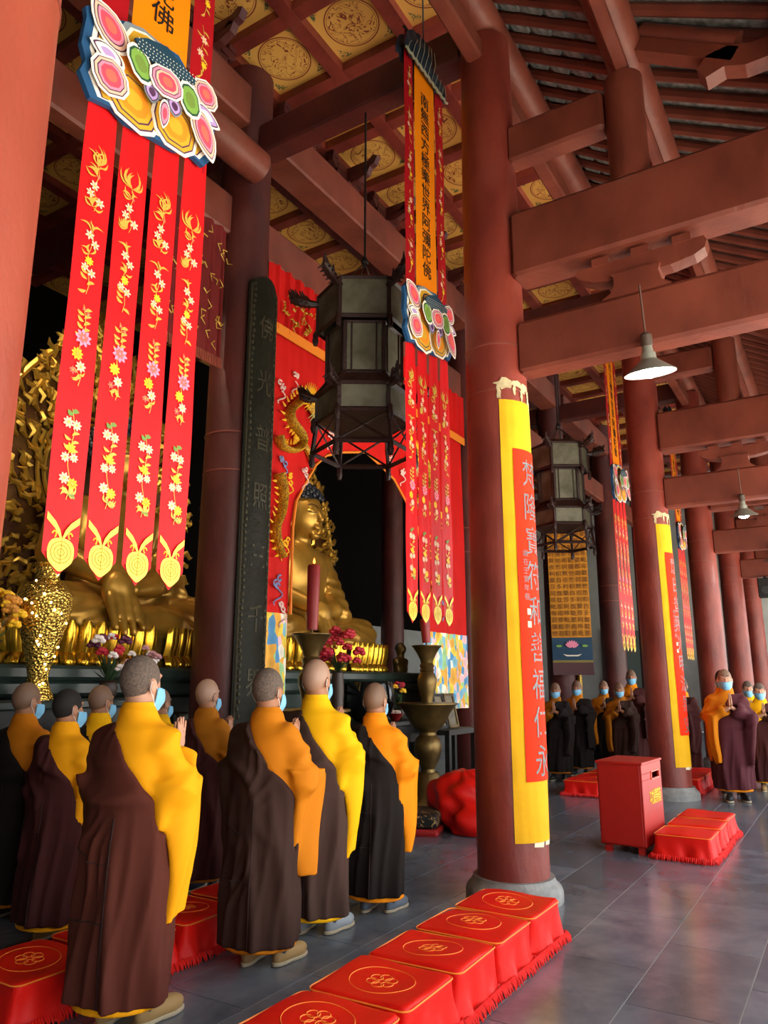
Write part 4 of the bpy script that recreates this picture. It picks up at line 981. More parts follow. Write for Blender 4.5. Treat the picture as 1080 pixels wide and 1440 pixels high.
# ---- altar floodlights fixed behind the curtain beam
for (x, tx, l) in ((7.3, 8.7, 'small black floodlight behind the curtain beam, aimed at the framed Buddha'), (3.9, 5.3, 'small black floodlight behind the left beam, aimed at the banner-side Buddha')):
    p = Vector((x, 5.72, 6.75)); t = thing('floodlight', l, 'lamp', p, group='altar floodlights'); d = (Vector((tx, 6.9, 3.3))-p).normalized(); M = d.to_track_quat('-Z', 'Y').to_matrix().to_4x4()
    MB().box((-.09, -.07, -.02), (.09, .07, .07), M, bev=.01).build('housing', INK, t, 0); MB().box((-.07, -.05, -.024), (.07, .05, -.02), M).build('lens', mat('flood_lens', '#fff0d0', .4, emit='#ffe2b0', estr=12), t, 0); MB().box((-.02, -.1, 0), (.02, .0, .03)).build('bracket', INK, t, 0)
    ld = bpy.data.lights.new('flood_light', 'SPOT'); ld.energy = 130; ld.spot_size = math.radians(85); ld.spot_blend = .6; ld.shadow_soft_size = .06; ld.color = (1, .84, .6); lo = bpy.data.objects.new('flood_light', ld); COL.objects.link(lo); lo.parent = t; lo.matrix_local = Matrix.Translation(d*.05) @ M
# ---- bronze candlesticks with red candles
BRZ = mat('old_bronze', '#7d6438', .38, .75, col2='#54411f', vscale=4, bump=.1); CAN = mat('candle_wax', '#8e1c1c', .5)
def candlestick(x, y, lab, clab, ch, lean=0, s=1):
    t = thing('candlestick', lab, 'candlestick', (x, y, 0), group='giant bronze candlesticks')
    def L(p, nm): MB().lathe([(r*s, z*s) for r, z in p], 36).build(nm, BRZ, t)
    L([(.34, 0), (.34, .05), (.27, .12), (.2, .25), (.155, .42), (.13, .46)], 'foot')
    L([(.1, .45), (.09, .5), (.14, .6), (.18, .72), (.185, .8), (.16, .88), (.11, .93)], 'lower_vase')
    L([(.115, .92), (.115, .96), (.13, .98), (.19, 1.02), (.25, 1.1), (.3, 1.2), (.37, 1.3), (.41, 1.32), (.41, 1.335), (.36, 1.34)], 'drip_pan')
    L([(.08, 1.33), (.075, 1.38), (.1, 1.46), (.125, 1.58), (.13, 1.65), (.1, 1.72), (.08, 1.75)], 'upper_vase')
    L([(.085, 1.74), (.1, 1.76), (.085, 1.79), (.1, 1.82), (.08, 1.86), (.09, 1.9), (.13, 1.98), (.18, 2.06), (.205, 2.08), (.205, 2.09), (.17, 2.095)], 'cup')
    c = thing('candle', clab, 'candle', (x, y, 2.09*s), group='fat red candles')
    M = Matrix.Rotation(lean, 4, 'Y')
    MB().lathe([(.012, 0), (.012, .05)], 8, M).build('spike', BRZ, c)
    MB().lathe([(.055, .04), (.06, .1), (.064, ch*.5), (.068, ch-.02), (.06, ch), (.02, ch-.01)], 20, M).build('wax', CAN, c)
    MB().lathe([(.006, ch-.02), (.006, ch+.02)], 6, M).build('wick', INK, c)
    if ch > .5: MB().lathe([(.003, ch+.01), (.014, ch+.03), (.01, ch+.05), (.002, ch+.075)], 8, M).build('flame', mat('candle_flame', '#ff7a30', .5, emit='#ff6a28', estr=6), c)
candlestick(9.07, 4.9, 'giant bronze candlestick standing beside the heap of red cloth', 'burnt-down red candle leaning on the candlestick by the red cloth', .36, -.12)
candlestick(6.25, 4.72, 'giant bronze candlestick standing before the curtain, behind the monks', 'tall red candle burning in front of the Buddha', .72, .02)
# ---- things on the altar and tables
t = thing('black_bowl', 'big glossy black bowl on the offering table', 'bowl', (8.79, 5.64, 1.08)); MB().lathe([(.12, 0), (.2, .02), (.31, .14), (.345, .3), (.33, .45), (.31, .53), (.3, .53), (.315, .44), (.33, .3), (.29, .15), (.1, .04)], 36).build('bowl', mat('black_gloss', '#0c0d0e', .08), t)
tag(t.children[0], label='glossy black shell')
def vase_gold(x, y, z, lab, H, R):
    GM = bpy.data.materials.get('gold_mosaic')
    if GM is None:
        GM = mat('gold_mosaic', '#c79c3a', .25, .9); nt = GM.node_tree; N = nt.nodes; L = nt.links; b = N['Principled BSDF']
        tc = N.new('ShaderNodeTexCoord'); v = N.new('ShaderNodeTexVoronoi'); v.inputs['Scale'].default_value = 46; L.new(tc.outputs['Object'], v.inputs['Vector'])
        bp = N.new('ShaderNodeBump'); bp.inputs['Strength'].default_value = 1; bp.inputs['Distance'].default_value = .012; L.new(v.outputs['Distance'], bp.inputs['Height']); L.new(bp.outputs[0], b.inputs['Normal'])
        r = N.new('ShaderNodeValToRGB'); r.color_ramp.elements[0].color = (*hexc('#5e4212'), 1); r.color_ramp.elements[1].color = (*hexc('#e2bb58'), 1); r.color_ramp.elements[1].position = .5; L.new(v.outputs['Distance'], r.inputs[0]); L.new(r.outputs[0], b.inputs['Base Color'])
    t = thing('mosaic_vase', lab, 'vase', (x, y, z), group='gilded mosaic vases'); pr = [(.62, 0), (.6, .03), (.5, .07), (.4, .12), (.36, .17), (.5, .3), (.82, .52), (1, .68), (.98, .76), (.75, .84), (.5, .87), (.42, .9), (.44, .97), (.6, 1.0), (.5, 1.0), (.36, .95)]
    MB().lathe([(r*R, q*H) for r, q in pr], 36).build('vase', GM, t)
    r2 = random.Random(int(x*10))
    for k in range(22):
        v = r2.uniform(.1, .95); rr = np.interp(v, [q for _, q in pr[:14]], [r for r, _ in pr[:14]])*R; a = r2.uniform(PI, 2*PI); MB().ball((rr*math.cos(a), rr*math.sin(a), v*H), .009, 6, 4).build('fairy_light', mat('fairy_bulb', '#fff2c0', .5, emit='#ffe2a0', estr=14), t)
vase_gold(3.85, 5.7, 1.46, 'gilded mosaic vase with fairy lights on the side altar', 1.12, .22)
vase_gold(7.09, 6.05, 1.75, 'gilded mosaic vase beside the tall burning candle', .72, .14)
def bouquet(x, y, z, lab, cols, n, r, seed, ph=.0, pcol='#3a2a20'):
    t = thing('flower_bouquet', lab, 'flowers', (x, y, z), group='altar flowers'); r2 = random.Random(seed)
    MB().lathe([(.05, 0), (.07, .02), (.085, .1+ph*.7), (.07, .14+ph), (.09, .16+ph)], 16).build('pot', mat('pot'+pcol, pcol, .5), t)
    mb = MB()
    for k in range(26): a = r2.uniform(0, 6.28); q = Vector((0, 0, .14+ph)); e = Vector((r*.9*math.cos(a)*r2.random(), r*.9*math.sin(a)*r2.random(), .14+ph+r*r2.uniform(.3, 1.5))); mb.tube([q, q.lerp(e, .5), e], [.006, .016, .002], 4, flat=.3)
    mb.build('leaves', mat('dark_leaf', '#27401f', .6), t)
    for k in range(n):
        a = r2.uniform(0, 6.28); b = r2.uniform(-.5, 1.4); c = Vector((r*math.cos(a)*math.cos(b), r*math.sin(a)*math.cos(b), .2+ph+r*.8+r*math.sin(b)))
        mb = MB(); rr = r*r2.uniform(.22, .34)
        for j in range(7): q = j*.9; mb.ball(c+Vector((rr*.55*math.cos(q), rr*.55*math.sin(q), rr*.3*math.sin(2*q))), (rr*.5, rr*.5, rr*.4), 7, 5)
        mb.ball(c, rr*.5, 7, 5); m = cols[k % len(cols)]; mb.build('bloom', m, t)
RF = mat('red_bloom', '#b3122a', .6); WF = mat('white_bloom', '#e8dcd8', .6); OF = mat('orange_bloom', '#c8842a', .6); PF = mat('pink_bloom', '#c88a90', .6); PU = mat('plum_bloom', '#5a1c3a', .6)
bouquet(7.95, 5.58, 1.08, 'bright red artificial flowers on the altar beside the candlestick', [RF], 22, .27, 1, ph=.5)
bouquet(4.55, 5.7, 1.46, 'red and white flowers on the side altar under the lotus pedestal', [RF, WF, PU], 14, .2, 2)
bouquet(4.95, 5.72, 1.46, 'small pink flowers on the side altar next to the dark column', [PF, WF], 14, .15, 3)
bouquet(3.4, 5.68, 1.46, 'orange and yellow flowers behind the gilded vase', [OF, YTH], 26, .19, 4, ph=.3)
bouquet(9.6, 5.64, 1.08, 'plum and red flowers on the offering table beside the candlestick', [PU, RF, YTH], 12, .17, 5)
# bronze bust, picture frames, small offerings
def bust(X, Y, Z):
    P = (X, Y, Z); return uni(.05, d_ell(P, (0, 0, .38), (.075, .085, .1)), d_caps(P, (0, 0, .2), (0, 0, .3), .05), d_caps(P, (-.12, 0, .17), (.12, 0, .17), .07), d_ell(P, (0, 0, .06), (.16, .1, .12)), d_ell(P, (0, -.08, .37), (.018, .02, .035)))
t = thing('bronze_bust', 'small dark bronze bust at the altar end by the candlestick', 'statue', (10.5, 6.15, 1.75)); link('figure', sdf_mesh('figure', bust, (-.3, -.25, 0), (.3, .25, .55), .02, BRZ), t)
MB().lathe([(.001, .47), (.05, .46), (.08, .4), (.075, .36)], 16, Matrix.Translation((0, .015, 0))).build('hair', INK, t)
for k, (x, l) in enumerate(((10.0, 'small framed picture beside the bronze candlestick'), (10.35, 'gilt framed picture leaning near the nave column'))):
    t = thing('picture_frame', l, 'picture', (x, 5.15, .95), group='pictures by the candlestick')
    M = Matrix.Rotation(-.2, 4, 'X'); m = BRZ if k else INK
    for (a, b) in (((-.16, 0), (-.12, .5)), ((.12, 0), (.16, .5)), ((-.16, 0), (.16, .04)), ((-.16, .46), (.16, .5))): MB().box((a[0], -.02, a[1]), (b[0], .02, b[1]), M).build('frame_bar', m, t, 0)
    MB().box((-.12, -.005, .04), (.12, .01, .46), M).build('picture', mat('dim_picture', '#7a6a48', .4, col2='#3a3022', vscale=9), t, 0)
t = thing('offering_table', 'narrow dark table holding the framed pictures', 'table', (10.2, 5.1, 0)); MB().box((-.5, -.2, .88), (.5, .25, .95)).build('table_top', DK, t, 0)
for sx in (-.42, .42):
    for sy in (-.14, .19): MB().cbox((sx, sy, .44), (.07, .07, .88)).build('leg', DK, t, 0)
t = thing('offering_bowl', 'small red and white bowl of offerings on the table edge', 'bowl', (9.32, 5.55, 1.08)); MB().lathe([(.05, 0), (.06, .02), (.1, .08), (.11, .1)], 16).build('dish', mat('red_dish', '#9a1a1a', .4), t)
mb = MB()
for k in range(6): mb.ball((.05*math.cos(k), .05*math.sin(k), .11), .035, 8, 6)
mb.build('buns', WF, t)
# ---- yellow scripture banner in front of the far nave column
t = thing('scripture_banner', 'yellow scripture banner with a blue lotus panel and fringe', 'banner', (16.02, 5.1, 0), math.radians(-72))
SCY = mat('scripture_yellow', '#d98f12', .6, var=.12); W2 = .42
MB().grid(lambda u, v: ((u-.5)*2*W2, .01*math.sin(v*9+u*5), 2.55+2.5*v), 8, 12).build('text_panel', SCY, t, 60)
src = '南無阿彌多婆夜哆他伽都利毗悉耽迦蘭帝枳那訶莎觀自在菩薩行深般若波羅蜜時照見五蘊皆空'
pool = [text_mesh(c, .125, .001) for c in src[:24]]
pv = [mesh_np(m) for m in pool]; mb = MB()
for c in range(6):
    for r_ in range(17):
        v, f = pv[(c*7+r_*5) % 24]; mb.add([(p[0]-.345+.138*c, -.02-p[2], p[1]+4.95-.145*r_) for p in v], f)
tag(mb.build('scripture_text', mat('brown_ink', '#6a3a10', .6), t, 0), kind='stuff')
MB().grid(lambda u, v: ((u-.5)*2*W2, .008*math.sin(v*5+u*5), 2.05+.5*v), 8, 6).build('blue_panel', mat('deep_blue_cloth', '#17405e', .6), t, 60)
mb = MB()
for k in range(7): a = math.radians(30+k*20); mb.prism(ptl((.09*math.cos(a), .06+.09*math.sin(a)), a, .15, .06, .85, 1), .008, Matrix.Translation((0, -.025-.003*k, 2.27)))
mb.build('lotus_motif', PNK, t, 0)
mb = MB(); mb.prism([(-.2, 0), (-.12, -.05), (.12, -.05), (.2, 0), (.1, -.02), (-.1, -.02)], .008, Matrix.Translation((0, -.03, 2.2))); mb.build('boat_motif', WHT, t, 0)
for s in (-1, 1):
    mb = MB(); mb.prism(ptl((s*.27, .1), 0, .12, .05, .85), .006, Matrix.Translation((0, -.025, 2.27))); mb.build('leaf_motif', GN2, t, 0)
mb = MB()
for k in range(60): x = -W2+k*2*W2/59; mb.tube([(x, 0, 2.05), (x, -.01, 1.95), (x+.005, -.005, 1.76)], .008, 4)
tag(mb.build('fringe', mat('dull_purple_fringe', '#6e4c50', .7), t), kind='stuff')
MB().box((-W2, -.012, 2.02), (W2, .012, 2.07)).build('fringe_band', mat('olive_braid', '#8a7a3a', .6), t, 0)
mb = MB(); mb.cyl((-W2-.03, 0, 5.06), (W2+.03, 0, 5.06), .02, n=8); mb.cyl((0, 0, 5.06), (0, .0, 8.85), .01, n=6); mb.build('hanging_rod', INK, t)
# ---- far end of the hall
t = thing('cabinet', 'dark plum cabinet against the pale end wall', 'cabinet', (26.6, 2.55, 0)); MB().box((-.45, -1.0, 0), (.45, .6, 2.15), bev=.02).build('body', mat('plum_wood', '#38222a', .5), t, 0); MB().box((-.5, -1.05, 2.15), (.5, .65, 2.22)).build('top', MATS['plum_wood'], t, 0)
for s in (-.6, .2): MB().box((-.47, s-.38, .1), (-.45, s+.38, 2.05)).build('door', MATS['plum_wood'], t, 0)
bouquet(26.4, 2.95, 2.22, 'dusty pink flowers on top of the plum cabinet', [PF, PU], 12, .25, 8)
d = tag(MB().box((X1-.06, 6.2, 0), (X1+.01, 7.6, 3.4)).build('door_1', mat('grey_glass', '#6d7a78', .3), smooth=0), kind='structure')
for y in (6.15, 6.9, 7.6): MB().box((X1-.1, y-.07, 0), (X1-.02, y+.07, 3.5)).build('door_stile', INK, d, 0)
# ================================================================== THE MONKS
f32 = np.float32
def head_d(P):
    hd = uni(.03, d_ell(P, (0, .012, 1.60), (.077, .098, .105)), d_ell(P, (0, -.03, 1.535), (.062, .068, .085)), d_caps(P, (0, .02, 1.36), (0, .01, 1.5), .058, .055))
    hd = uni(.012, hd, d_caps(P, (0, -.098, 1.58), (0, -.112, 1.545), .009, .015), d_ell(P, (0, -.09, 1.50), (.026, .012, .012)), d_ell(P, (0, -.082, 1.462), (.028, .02, .02)))
    for s in (-1, 1):
        hd = smin(hd, d_ell(P, (s*.034, -.068, 1.613), (.026, .014, .009)), .014)      # brow ridge
        hd = smax(hd, -d_ell(P, (s*.032, -.1, 1.592), (.019, .013, .010)), .012)       # eye sockets
        hd = smin(hd, d_ell(P, (s*.082, .012, 1.565), (.012, .022, .034)), .008)       # ears
        hd = smax(hd, -d_ell(P, (s*.096, .006, 1.57), (.006, .010, .018)), .006)
    return hd
def hand_d(P, s):
    """one palm of the joined hands, fingers up"""
    x = s*.013; d = uni(.012, d_ell(P, (x, -.315, 1.285), (.013, .042, .05)), d_caps(P, (s*.02, -.285, 1.22), (s*.09, -.24, 1.17), .026, .032))
    for k, (dy, L) in enumerate(((-.034, .055), (-.012, .075), (.009, .07), (.028, .05))):
        d = uni(.004, d, d_caps(P, (x, -.317+dy*.8, 1.312), (x*.75, -.325+dy*.95, 1.335+L), .0088, .0068))
    return uni(.006, d, d_caps(P, (s*.018, -.275, 1.265), (s*.014, -.262, 1.315), .011, .008))
def body_d(X, Y, Z):
    P = (X.astype(f32), Y.astype(f32), Z.astype(f32)); d = head_d(P)
    d = uni(.05, d, d_caps(P, (-.11, .01, 1.28), (.11, .01, 1.28), .06), d_ell(P, (0, .01, 1.14), (.17, .12, .22)))
    for s in (-1, 1):
        arm = uni(.03, d_caps(P, (s*.12, .0, 1.27), (s*.21, -.04, 1.08), .05, .042), d_caps(P, (s*.21, -.04, 1.08), (s*.07, -.25, 1.19), .042, .033))
        d = smin(smin(d, arm, .03), hand_d(P, s), .008)
    return d
SKIN = mat('skin_tan', '#b07a5a', .55, col2='#9c6648', vscale=7); SKIN2 = mat('skin_fair', '#c69478', .55, col2='#b27e62', vscale=7)
body_me = sdf_mesh('body', body_d, (-.33, -.40, .98), (.33, .15, 1.72), .0062, SKIN)
def grow_head(me, k=1.12, z0=1.44):
    v, _ = np.empty(len(me.vertices)*3), 0; me.vertices.foreach_get('co', v); v = v.reshape(-1, 3)
    t = np.clip((v[:, 2]-z0)/.05, 0, 1)[:, None]; c = np.array((0, .0, z0)); near = (np.abs(v[:, 1]+.0) < .2)[:, None]
    n = c+(v-c)*k; v[:] = np.where((v[:, 2:3] > z0) & near, v+(n-v)*t, v); me.vertices.foreach_set('co', v.ravel()); me.update()
grow_head(body_me)
def hair_d(X, Y, Z):
    P = (X, Y, Z); sk = d_ell(P, (0, .012, 1.60), (.0785, .0995, .1065))-.0015
    line = 1.515+np.where(Y < -.02, (-.02-Y)*1.25, 0)+np.where((np.abs(X) > .06) & (Y < .03), .03, 0)
    return np.maximum(sk, np.maximum(line-Z, Y-.2))
hair_me2 = sdf_mesh('hair', hair_d, (-.11, -.13, 1.5), (.11, .14, 1.73), .0065, mat('grey_stubble', '#453d39', .85, col2='#6e5a4c', vscale=90))
def mask_d(X, Y, Z):
    P = (X.astype(f32), Y.astype(f32), Z.astype(f32)); h = head_d(P); h = smin(h, d_ell(P, (0, -.085, 1.515), (.042, .045, .05)), .02)
    sh = np.abs(h-.008)-.004
    return np.maximum(np.maximum(sh, Y+.022+.0*Z), np.maximum(Z-1.553-.15*(np.abs(X)-.04), 1.452-Z))
mask_me = sdf_mesh('face_mask', mask_d, (-.10, -.17, 1.43), (.10, 0, 1.58), .0055, mat('mask_blue', '#7fc0e6', .7))
grow_head(hair_me2); grow_head(mask_me)
def loops():
    mb = MB()
    for s in (-1, 1):
        mb.tube([(s*.072, -.03, 1.545), (s*.088, .0, 1.575), (s*.088, .03, 1.585), (s*.086, .035, 1.55), (s*.082, .01, 1.52), (s*.068, -.028, 1.475)], .0018, 4)
    return mb.mesh('ear_loop', mat('mask_loop', '#e8eef2', .6))
loop_me = loops(); grow_head(loop_me)
def eye_part(s, brow):
    mb = MB()
    if brow: mb.tube([(s*(.014+.04*t), -.0895+.03*t*t, 1.618+.006*math.sin(PI*t)) for t in (0, .33, .66, 1)], [.002, .004, .004, .002], 6)
    else: mb.tube([(s*(.018+.028*t), -.087+.02*t, 1.592-.003*math.sin(PI*t)) for t in (0, .33, .66, 1)], [.002, .004, .004, .002], 6)
    return mb.mesh('eyebrow' if brow else 'eye', mat('dark_brow', '#1c1512', .7))
eye_mes = [eye_part(s, b) for s in (-1, 1) for b in (0, 1)]
for m in eye_mes: grow_head(m)
# ---- robes
ZK = np.array([.05, .14, .3, .6, .9, 1.0, 1.1, 1.2, 1.28, 1.33, 1.37, 1.41, 1.5], f32); WK = np.array([.228, .228, .228, .224, .22, .218, .217, .217, .214, .204, .178, .12, .075], f32); DK_ = np.array([.208, .208, .203, .192, .18, .175, .17, .165, .154, .14, .122, .1, .075], f32)
def cre(x):
    """crease: broad valleys, narrow crests"""
    q = .5+.5*np.sin(x); return q*q*q*2-.6
def wob(X, Y, Z, ph):
    """drape folds: swags pulled from the shoulder across the back, long irregular flutes below the waist"""
    a = np.arctan2(Y, X); up = np.clip((Z-.62)/.45, 0, 1); lo = 1-up
    am = np.clip(1.5-np.abs(X)/.22, .25, 1)
    f = -.016*am*up*cre(17*(Z-.95*X)+2.4*np.sin(6*X+ph)+1.5*np.sin(4*Y)+1.3*np.sin(11*Z+5*X+ph*3)+ph)-.007*am*up*(.5+.5*np.sin(7*Z-6*X+ph))*cre(35*(Z-.55*X)+ph*2+3*np.sin(5*Y+2*X)+2*np.sin(8*X))
    f = f-(.008+.012*np.clip(1-Z, 0, 1))*lo*cre(6*a+1.6*Z+ph+1.6*np.sin(2.6*Z+ph)+.8*np.sin(3*a))-.006*lo*cre(13*a-4*Z+ph*1.7+np.sin(6*Z))
    g = np.exp(-((a-PI/2-.5*np.sin(4*Z+ph))/.45)**2)      # crumpled creases down the middle of the back
    return f-.010*g*np.clip((Z-.2)/.3, 0, 1)*(.5+.5*np.sin(9*Z+ph))*cre(29*Z+7*np.sin(a*2)+30*X+3*np.sin(13*Z)+ph)
def torso_d(X, Y, Z, grow=0):
    w_ = np.interp(Z, ZK, WK).astype(f32)+grow; d_ = np.interp(Z, ZK, DK_).astype(f32)+grow
    k = np.sqrt((X/w_)**2+((Y-.005)/d_)**2); return (k-1)*np.minimum(w_, d_)
def sleeve_d(P, s, ph, long=.5):
    X, Y, Z = P
    arm = uni(.05, d_caps(P, (s*.165, .0, 1.31), (s*.245, -.04, 1.08), .08, .085), d_caps(P, (s*.245, -.04, 1.08), (s*.085, -.235, 1.19), .085, .08))
    t = np.clip((1.12-Z)/(1.12-long), 0, 1); cx = s*(.24-.035*t); cy = -.095-.045*t
    w_ = .165-.095*t**1.3; th = .06-.02*t
    dx = (X-cx)+.02*np.sin(24*Y+ph+3*Z)+.01*np.sin(9*Z+ph); dd = (np.sqrt((dx/th)**2+((Y-cy)/w_)**2)-1)*th
    cur_ = np.maximum(dd, np.maximum(long-Z-.15*(Y-cy), Z-1.12))
    return smin(arm-.009*cre(26*Z+14*Y-s*9*X+ph)-.004*cre(47*Z-20*Y+ph), cur_-.008*cre(30*Y+6*Z+ph), .05)
def robe_meshes(ph, h, long=.48, tilt=1.35):
    def under(X, Y, Z):
        P = tuple(q.astype(f32) for q in (X, Y, Z)); X, Y, Z = P
        ke = np.clip(-(Z-1.45-tilt*(X-.085))/.12, 0, 1)*np.clip((Z-.14)/.05, 0, 1); t = torso_d(X, Y, Z)+.004*np.sin(40*Z+9*X+ph)+.035*ke
        col = np.maximum(np.sqrt(X**2+(Y-.012)**2)-(.085+.025*np.clip((1.42-Z)/.06, 0, 1)), np.maximum(Z-1.45-.15*Y, 1.3-Z))
        d = uni(.03, t, col); d = smin(d, sleeve_d(P, -1, ph, long), .03); d = smin(d, sleeve_d(P, 1, ph+2, long+.1)+.03*ke, .03)
        for s in (-1, 1): d = np.maximum(d, -d_caps(P, (s*.06, -.262, 1.205), (s*-.02, -.34, 1.27), .055))
        # bare V at the throat
        return np.maximum(d, .125-Z)
    def kas(X, Y, Z):
        P = tuple(q.astype(f32) for q in (X, Y, Z)); X, Y, Z = P
        t = torso_d(X, Y, Z, .014); d = smin(t, sleeve_d(P, 1, ph+2, long)-.014, .05)+wob(X, Y, Z, ph)
        edge = (Z-1.45-tilt*(X-.085)-.02*np.sin(9*X+ph))/math.sqrt(1+tilt*tilt)
        edge = np.maximum(edge, Z-1.40)
        d = smax(d, edge, .012)
        d = np.maximum(d, -(np.maximum(d_caps(P, (0, .012, 1.36), (0, .01, 1.6), .085), 0-9+0*Z)) if True else d)
        d = np.maximum(d, -sleeve_d(P, -1, ph, long)-.0)
        d = np.maximum(d, -d_caps(P, (.05, -.26, 1.2), (-.04, -.37, 1.29), .06))
        return np.maximum(d, .15-Z+.008*np.sin(5*X+ph))
    u = sdf_mesh('under_robe', under, (-.46, -.40, .07), (.46, .33, 1.5), h, mat('robe_yellow', '#f2a20c', .75, spec=.15))
    k = sdf_mesh('kasaya', kas, (-.46, -.42, .1), (.48, .35, 1.45), h, mat('kasaya_brown', '#54281e', .85, spec=.15))
    # seam piping following the upper edge and the long back seam
    return u, k
ROBES = [robe_meshes(.4, .0125), robe_meshes(2.1, .0125, .46, 1.3), robe_meshes(4.0, .0135, .5, 1.45)]
def seam_me(ph):
    """stitched strips of the patched robe: one long seam down the back and cross seams"""
    mb = MB(); 
    def surf(a, z):
        a = np.array([a]); z_ = np.array([z]); w_ = np.interp(z_, ZK, WK)+.014; d_ = np.interp(z_, ZK, DK_)+.014; x = w_*np.cos(a); y = d_*np.sin(a)+.005
        f = wob(x, y, z_, ph); s = 1-f/np.minimum(w_, d_)+.012; return (float(x[0]*s[0]), float(y[0]*s[0]), z)
    mb.tube([surf(PI/2+.25, z) for z in np.arange(.16, 1.0, .03)], .0035, 4)
    mb.tube([surf(a, .46+.05*math.sin(a)) for a in np.arange(PI/2-.9, PI/2+.26, .08)], .003, 4)
    mb.tube([surf(a, .80+.04*math.sin(3*a)) for a in np.arange(PI/2-.9, PI/2+.26, .08)], .003, 4)
    return mb.mesh('seam', mat('seam_dark', '#2c1a16', .9))  # dark brown stitched seam lines
SEAM = [seam_me(p) for p in (.4, 2.1, 4.0)]
def shoe_d(X, Y, Z):
    P = (X, Y, Z); d = uni(.03, d_ell(P, (0, -.10, .045), (.045, .09, .045)), d_ell(P, (0, .03, .05), (.037, .075, .055)), d_caps(P, (0, .02, .06), (0, -.1, .04), .038, .036))
    return np.maximum(np.maximum(d, .004-Z), -d_caps(P, (0, .04, .1), (0, .04, .2), .032))
shoe_me = sdf_mesh('shoe', shoe_d, (-.08, -.22, -.01), (.08, .14, .14), .008, mat('shoe_tan', '#9a7a4a', .7))
def sole_d(X, Y, Z):
    P = (X, Y, np.full_like(Z, .045)); d = uni(.03, d_ell(P, (0, -.10, .045), (.049, .095, .045)), d_ell(P, (0, .03, .045), (.041, .08, .055)))
    return np.maximum(d, np.abs(Z-.012)-.0115)
sole_me = sdf_mesh('sole', sole_d, (-.08, -.22, -.01), (.08, .14, .04), .008, mat('sole_pale', '#a89a80', .8))
sock_me = MB().lathe([(.034, .05), (.036, .1), (.042, .22)], 14).mesh('sock', mat('sock_grey', '#3e4246', .85))
def specs():
    mb = MB()
    for s in (-1, 1):
        mb.tube([(s*.034+.022*math.cos(a), -.108+.006*abs(math.cos(a)), 1.59+.017*math.sin(a)) for a in [2*PI*k/14 for k in range(14)]], .0018, 4, closed=True)
        mb.tube([(s*.056, -.1, 1.592), (s*.08, -.04, 1.59), (s*.084, .02, 1.585)], .0016, 4)
    mb.tube([(-.012, -.109, 1.592), (.012, -.109, 1.592)], .0016, 4)
    return mb.mesh('spectacles', INK)
spec_me = specs(); grow_head(spec_me)
def slotmat(o, m): o.material_slots[0].link = 'OBJECT'; o.material_slots[0].material = m
KC = {'redbrown': mat('kasaya_brown', '#54281e'), 'darkbrown': mat('kasaya_dark', '#3a2620', .85, spec=.15), 'umber': mat('kasaya_umber', '#46322b', .85, spec=.15), 'black': mat('kasaya_black', '#1f1917', .85, spec=.15), 'maroon': mat('kasaya_maroon', '#43201f', .85, spec=.15), 'plum': mat('kasaya_plum', '#4c2229', .8, spec=.15)}
RC = {'yellow': mat('robe_yellow', '#f2a20c'), 'gold': mat('robe_gold', '#f4b40c', .75, spec=.15), 'orange': mat('robe_orange', '#ec8a0e', .75, spec=.15), 'ochre': mat('robe_ochre', '#c6740f', .75, spec=.15), 'tan': mat('robe_tan', '#a8640f', .75, spec=.15)}
HC = {'grey': MATS['grey_stubble'], 'dark': mat('black_hair', '#17120f', .8), 'bald': mat('shaven_shadow', '#a5806a', .5), 'brown': mat('brown_stubble', '#7a5c48', .6)}
SC = {'tan': MATS['shoe_tan'], 'grey': mat('shoe_grey', '#8f959a', .6), 'blue': mat('shoe_slate', '#5c6672', .7), 'navy': mat('shoe_navy', '#1d2840', .7), 'black': mat('shoe_black', '#131314', .6)}
def monk(x, y, h, face, lab, k='redbrown', r='yellow', hair='grey', shoe='tan', v=0, mask=True, sk=SKIN, group='monks', turn=0):
    t = thing('person', lab, 'person', (x, y, 0), face, group); s = h/1.738; t.scale = (s, s, s)
    b = link('body', body_me, t); slotmat(b, sk)
    hh = link('hair', hair_me2, b); slotmat(hh, HC[hair])
    for m in eye_mes: link('eyebrow' if m.name.startswith('eyebrow') else 'eye', m, b)
    u, kk = ROBES[v]
    o = link('under_robe', u, t); slotmat(o, RC[r]); o['label'] = {'yellow': 'yellow-orange', 'gold': 'bright yellow', 'orange': 'orange', 'ochre': 'ochre', 'tan': 'dull tan'}[r]+' sleeved robe'
    o = link('kasaya', kk, t); slotmat(o, KC[k]); link('seam', SEAM[v], o); o['label'] = {'redbrown': 'red-brown', 'darkbrown': 'dark brown', 'umber': 'umber', 'black': 'black', 'maroon': 'dark maroon', 'plum': 'plum'}[k]+' outer robe over one shoulder'
    if 'bespectacled' in lab: link('spectacles', spec_me, t)
    if mask:
        m = link('face_mask', mask_me, t); link('ear_loop', loop_me, m)
    for q, (sx, sy) in enumerate(((-.095, -.13), (.095, -.05))):
        so = link('sock', sock_me, t, (sx, sy+.04, 0)); sh = link('shoe', shoe_me, t, (sx, sy, 0), (0, 0, sx*1.5)); slotmat(sh, SC[shoe]); link('sole', sole_me, sh)
    return t
E_, W_ = PI/2, -PI/2
GL_, GR_ = 'monks facing the candlestick', 'monks facing back down the hall'
monk(2.74, 3.17, 1.74, E_+.12, 'tall monk in red-brown robe with bright yellow sleeve, beside the second cushion row', 'redbrown', 'yellow', 'grey', 'tan', 0, sk=SKIN2, group=GL_)
monk(3.31, 4.53, 1.56, E_+.05, 'black-haired masked monk in maroon robe standing before the gilded vase', 'maroon', 'yellow', 'dark', 'tan', 1, group=GL_)
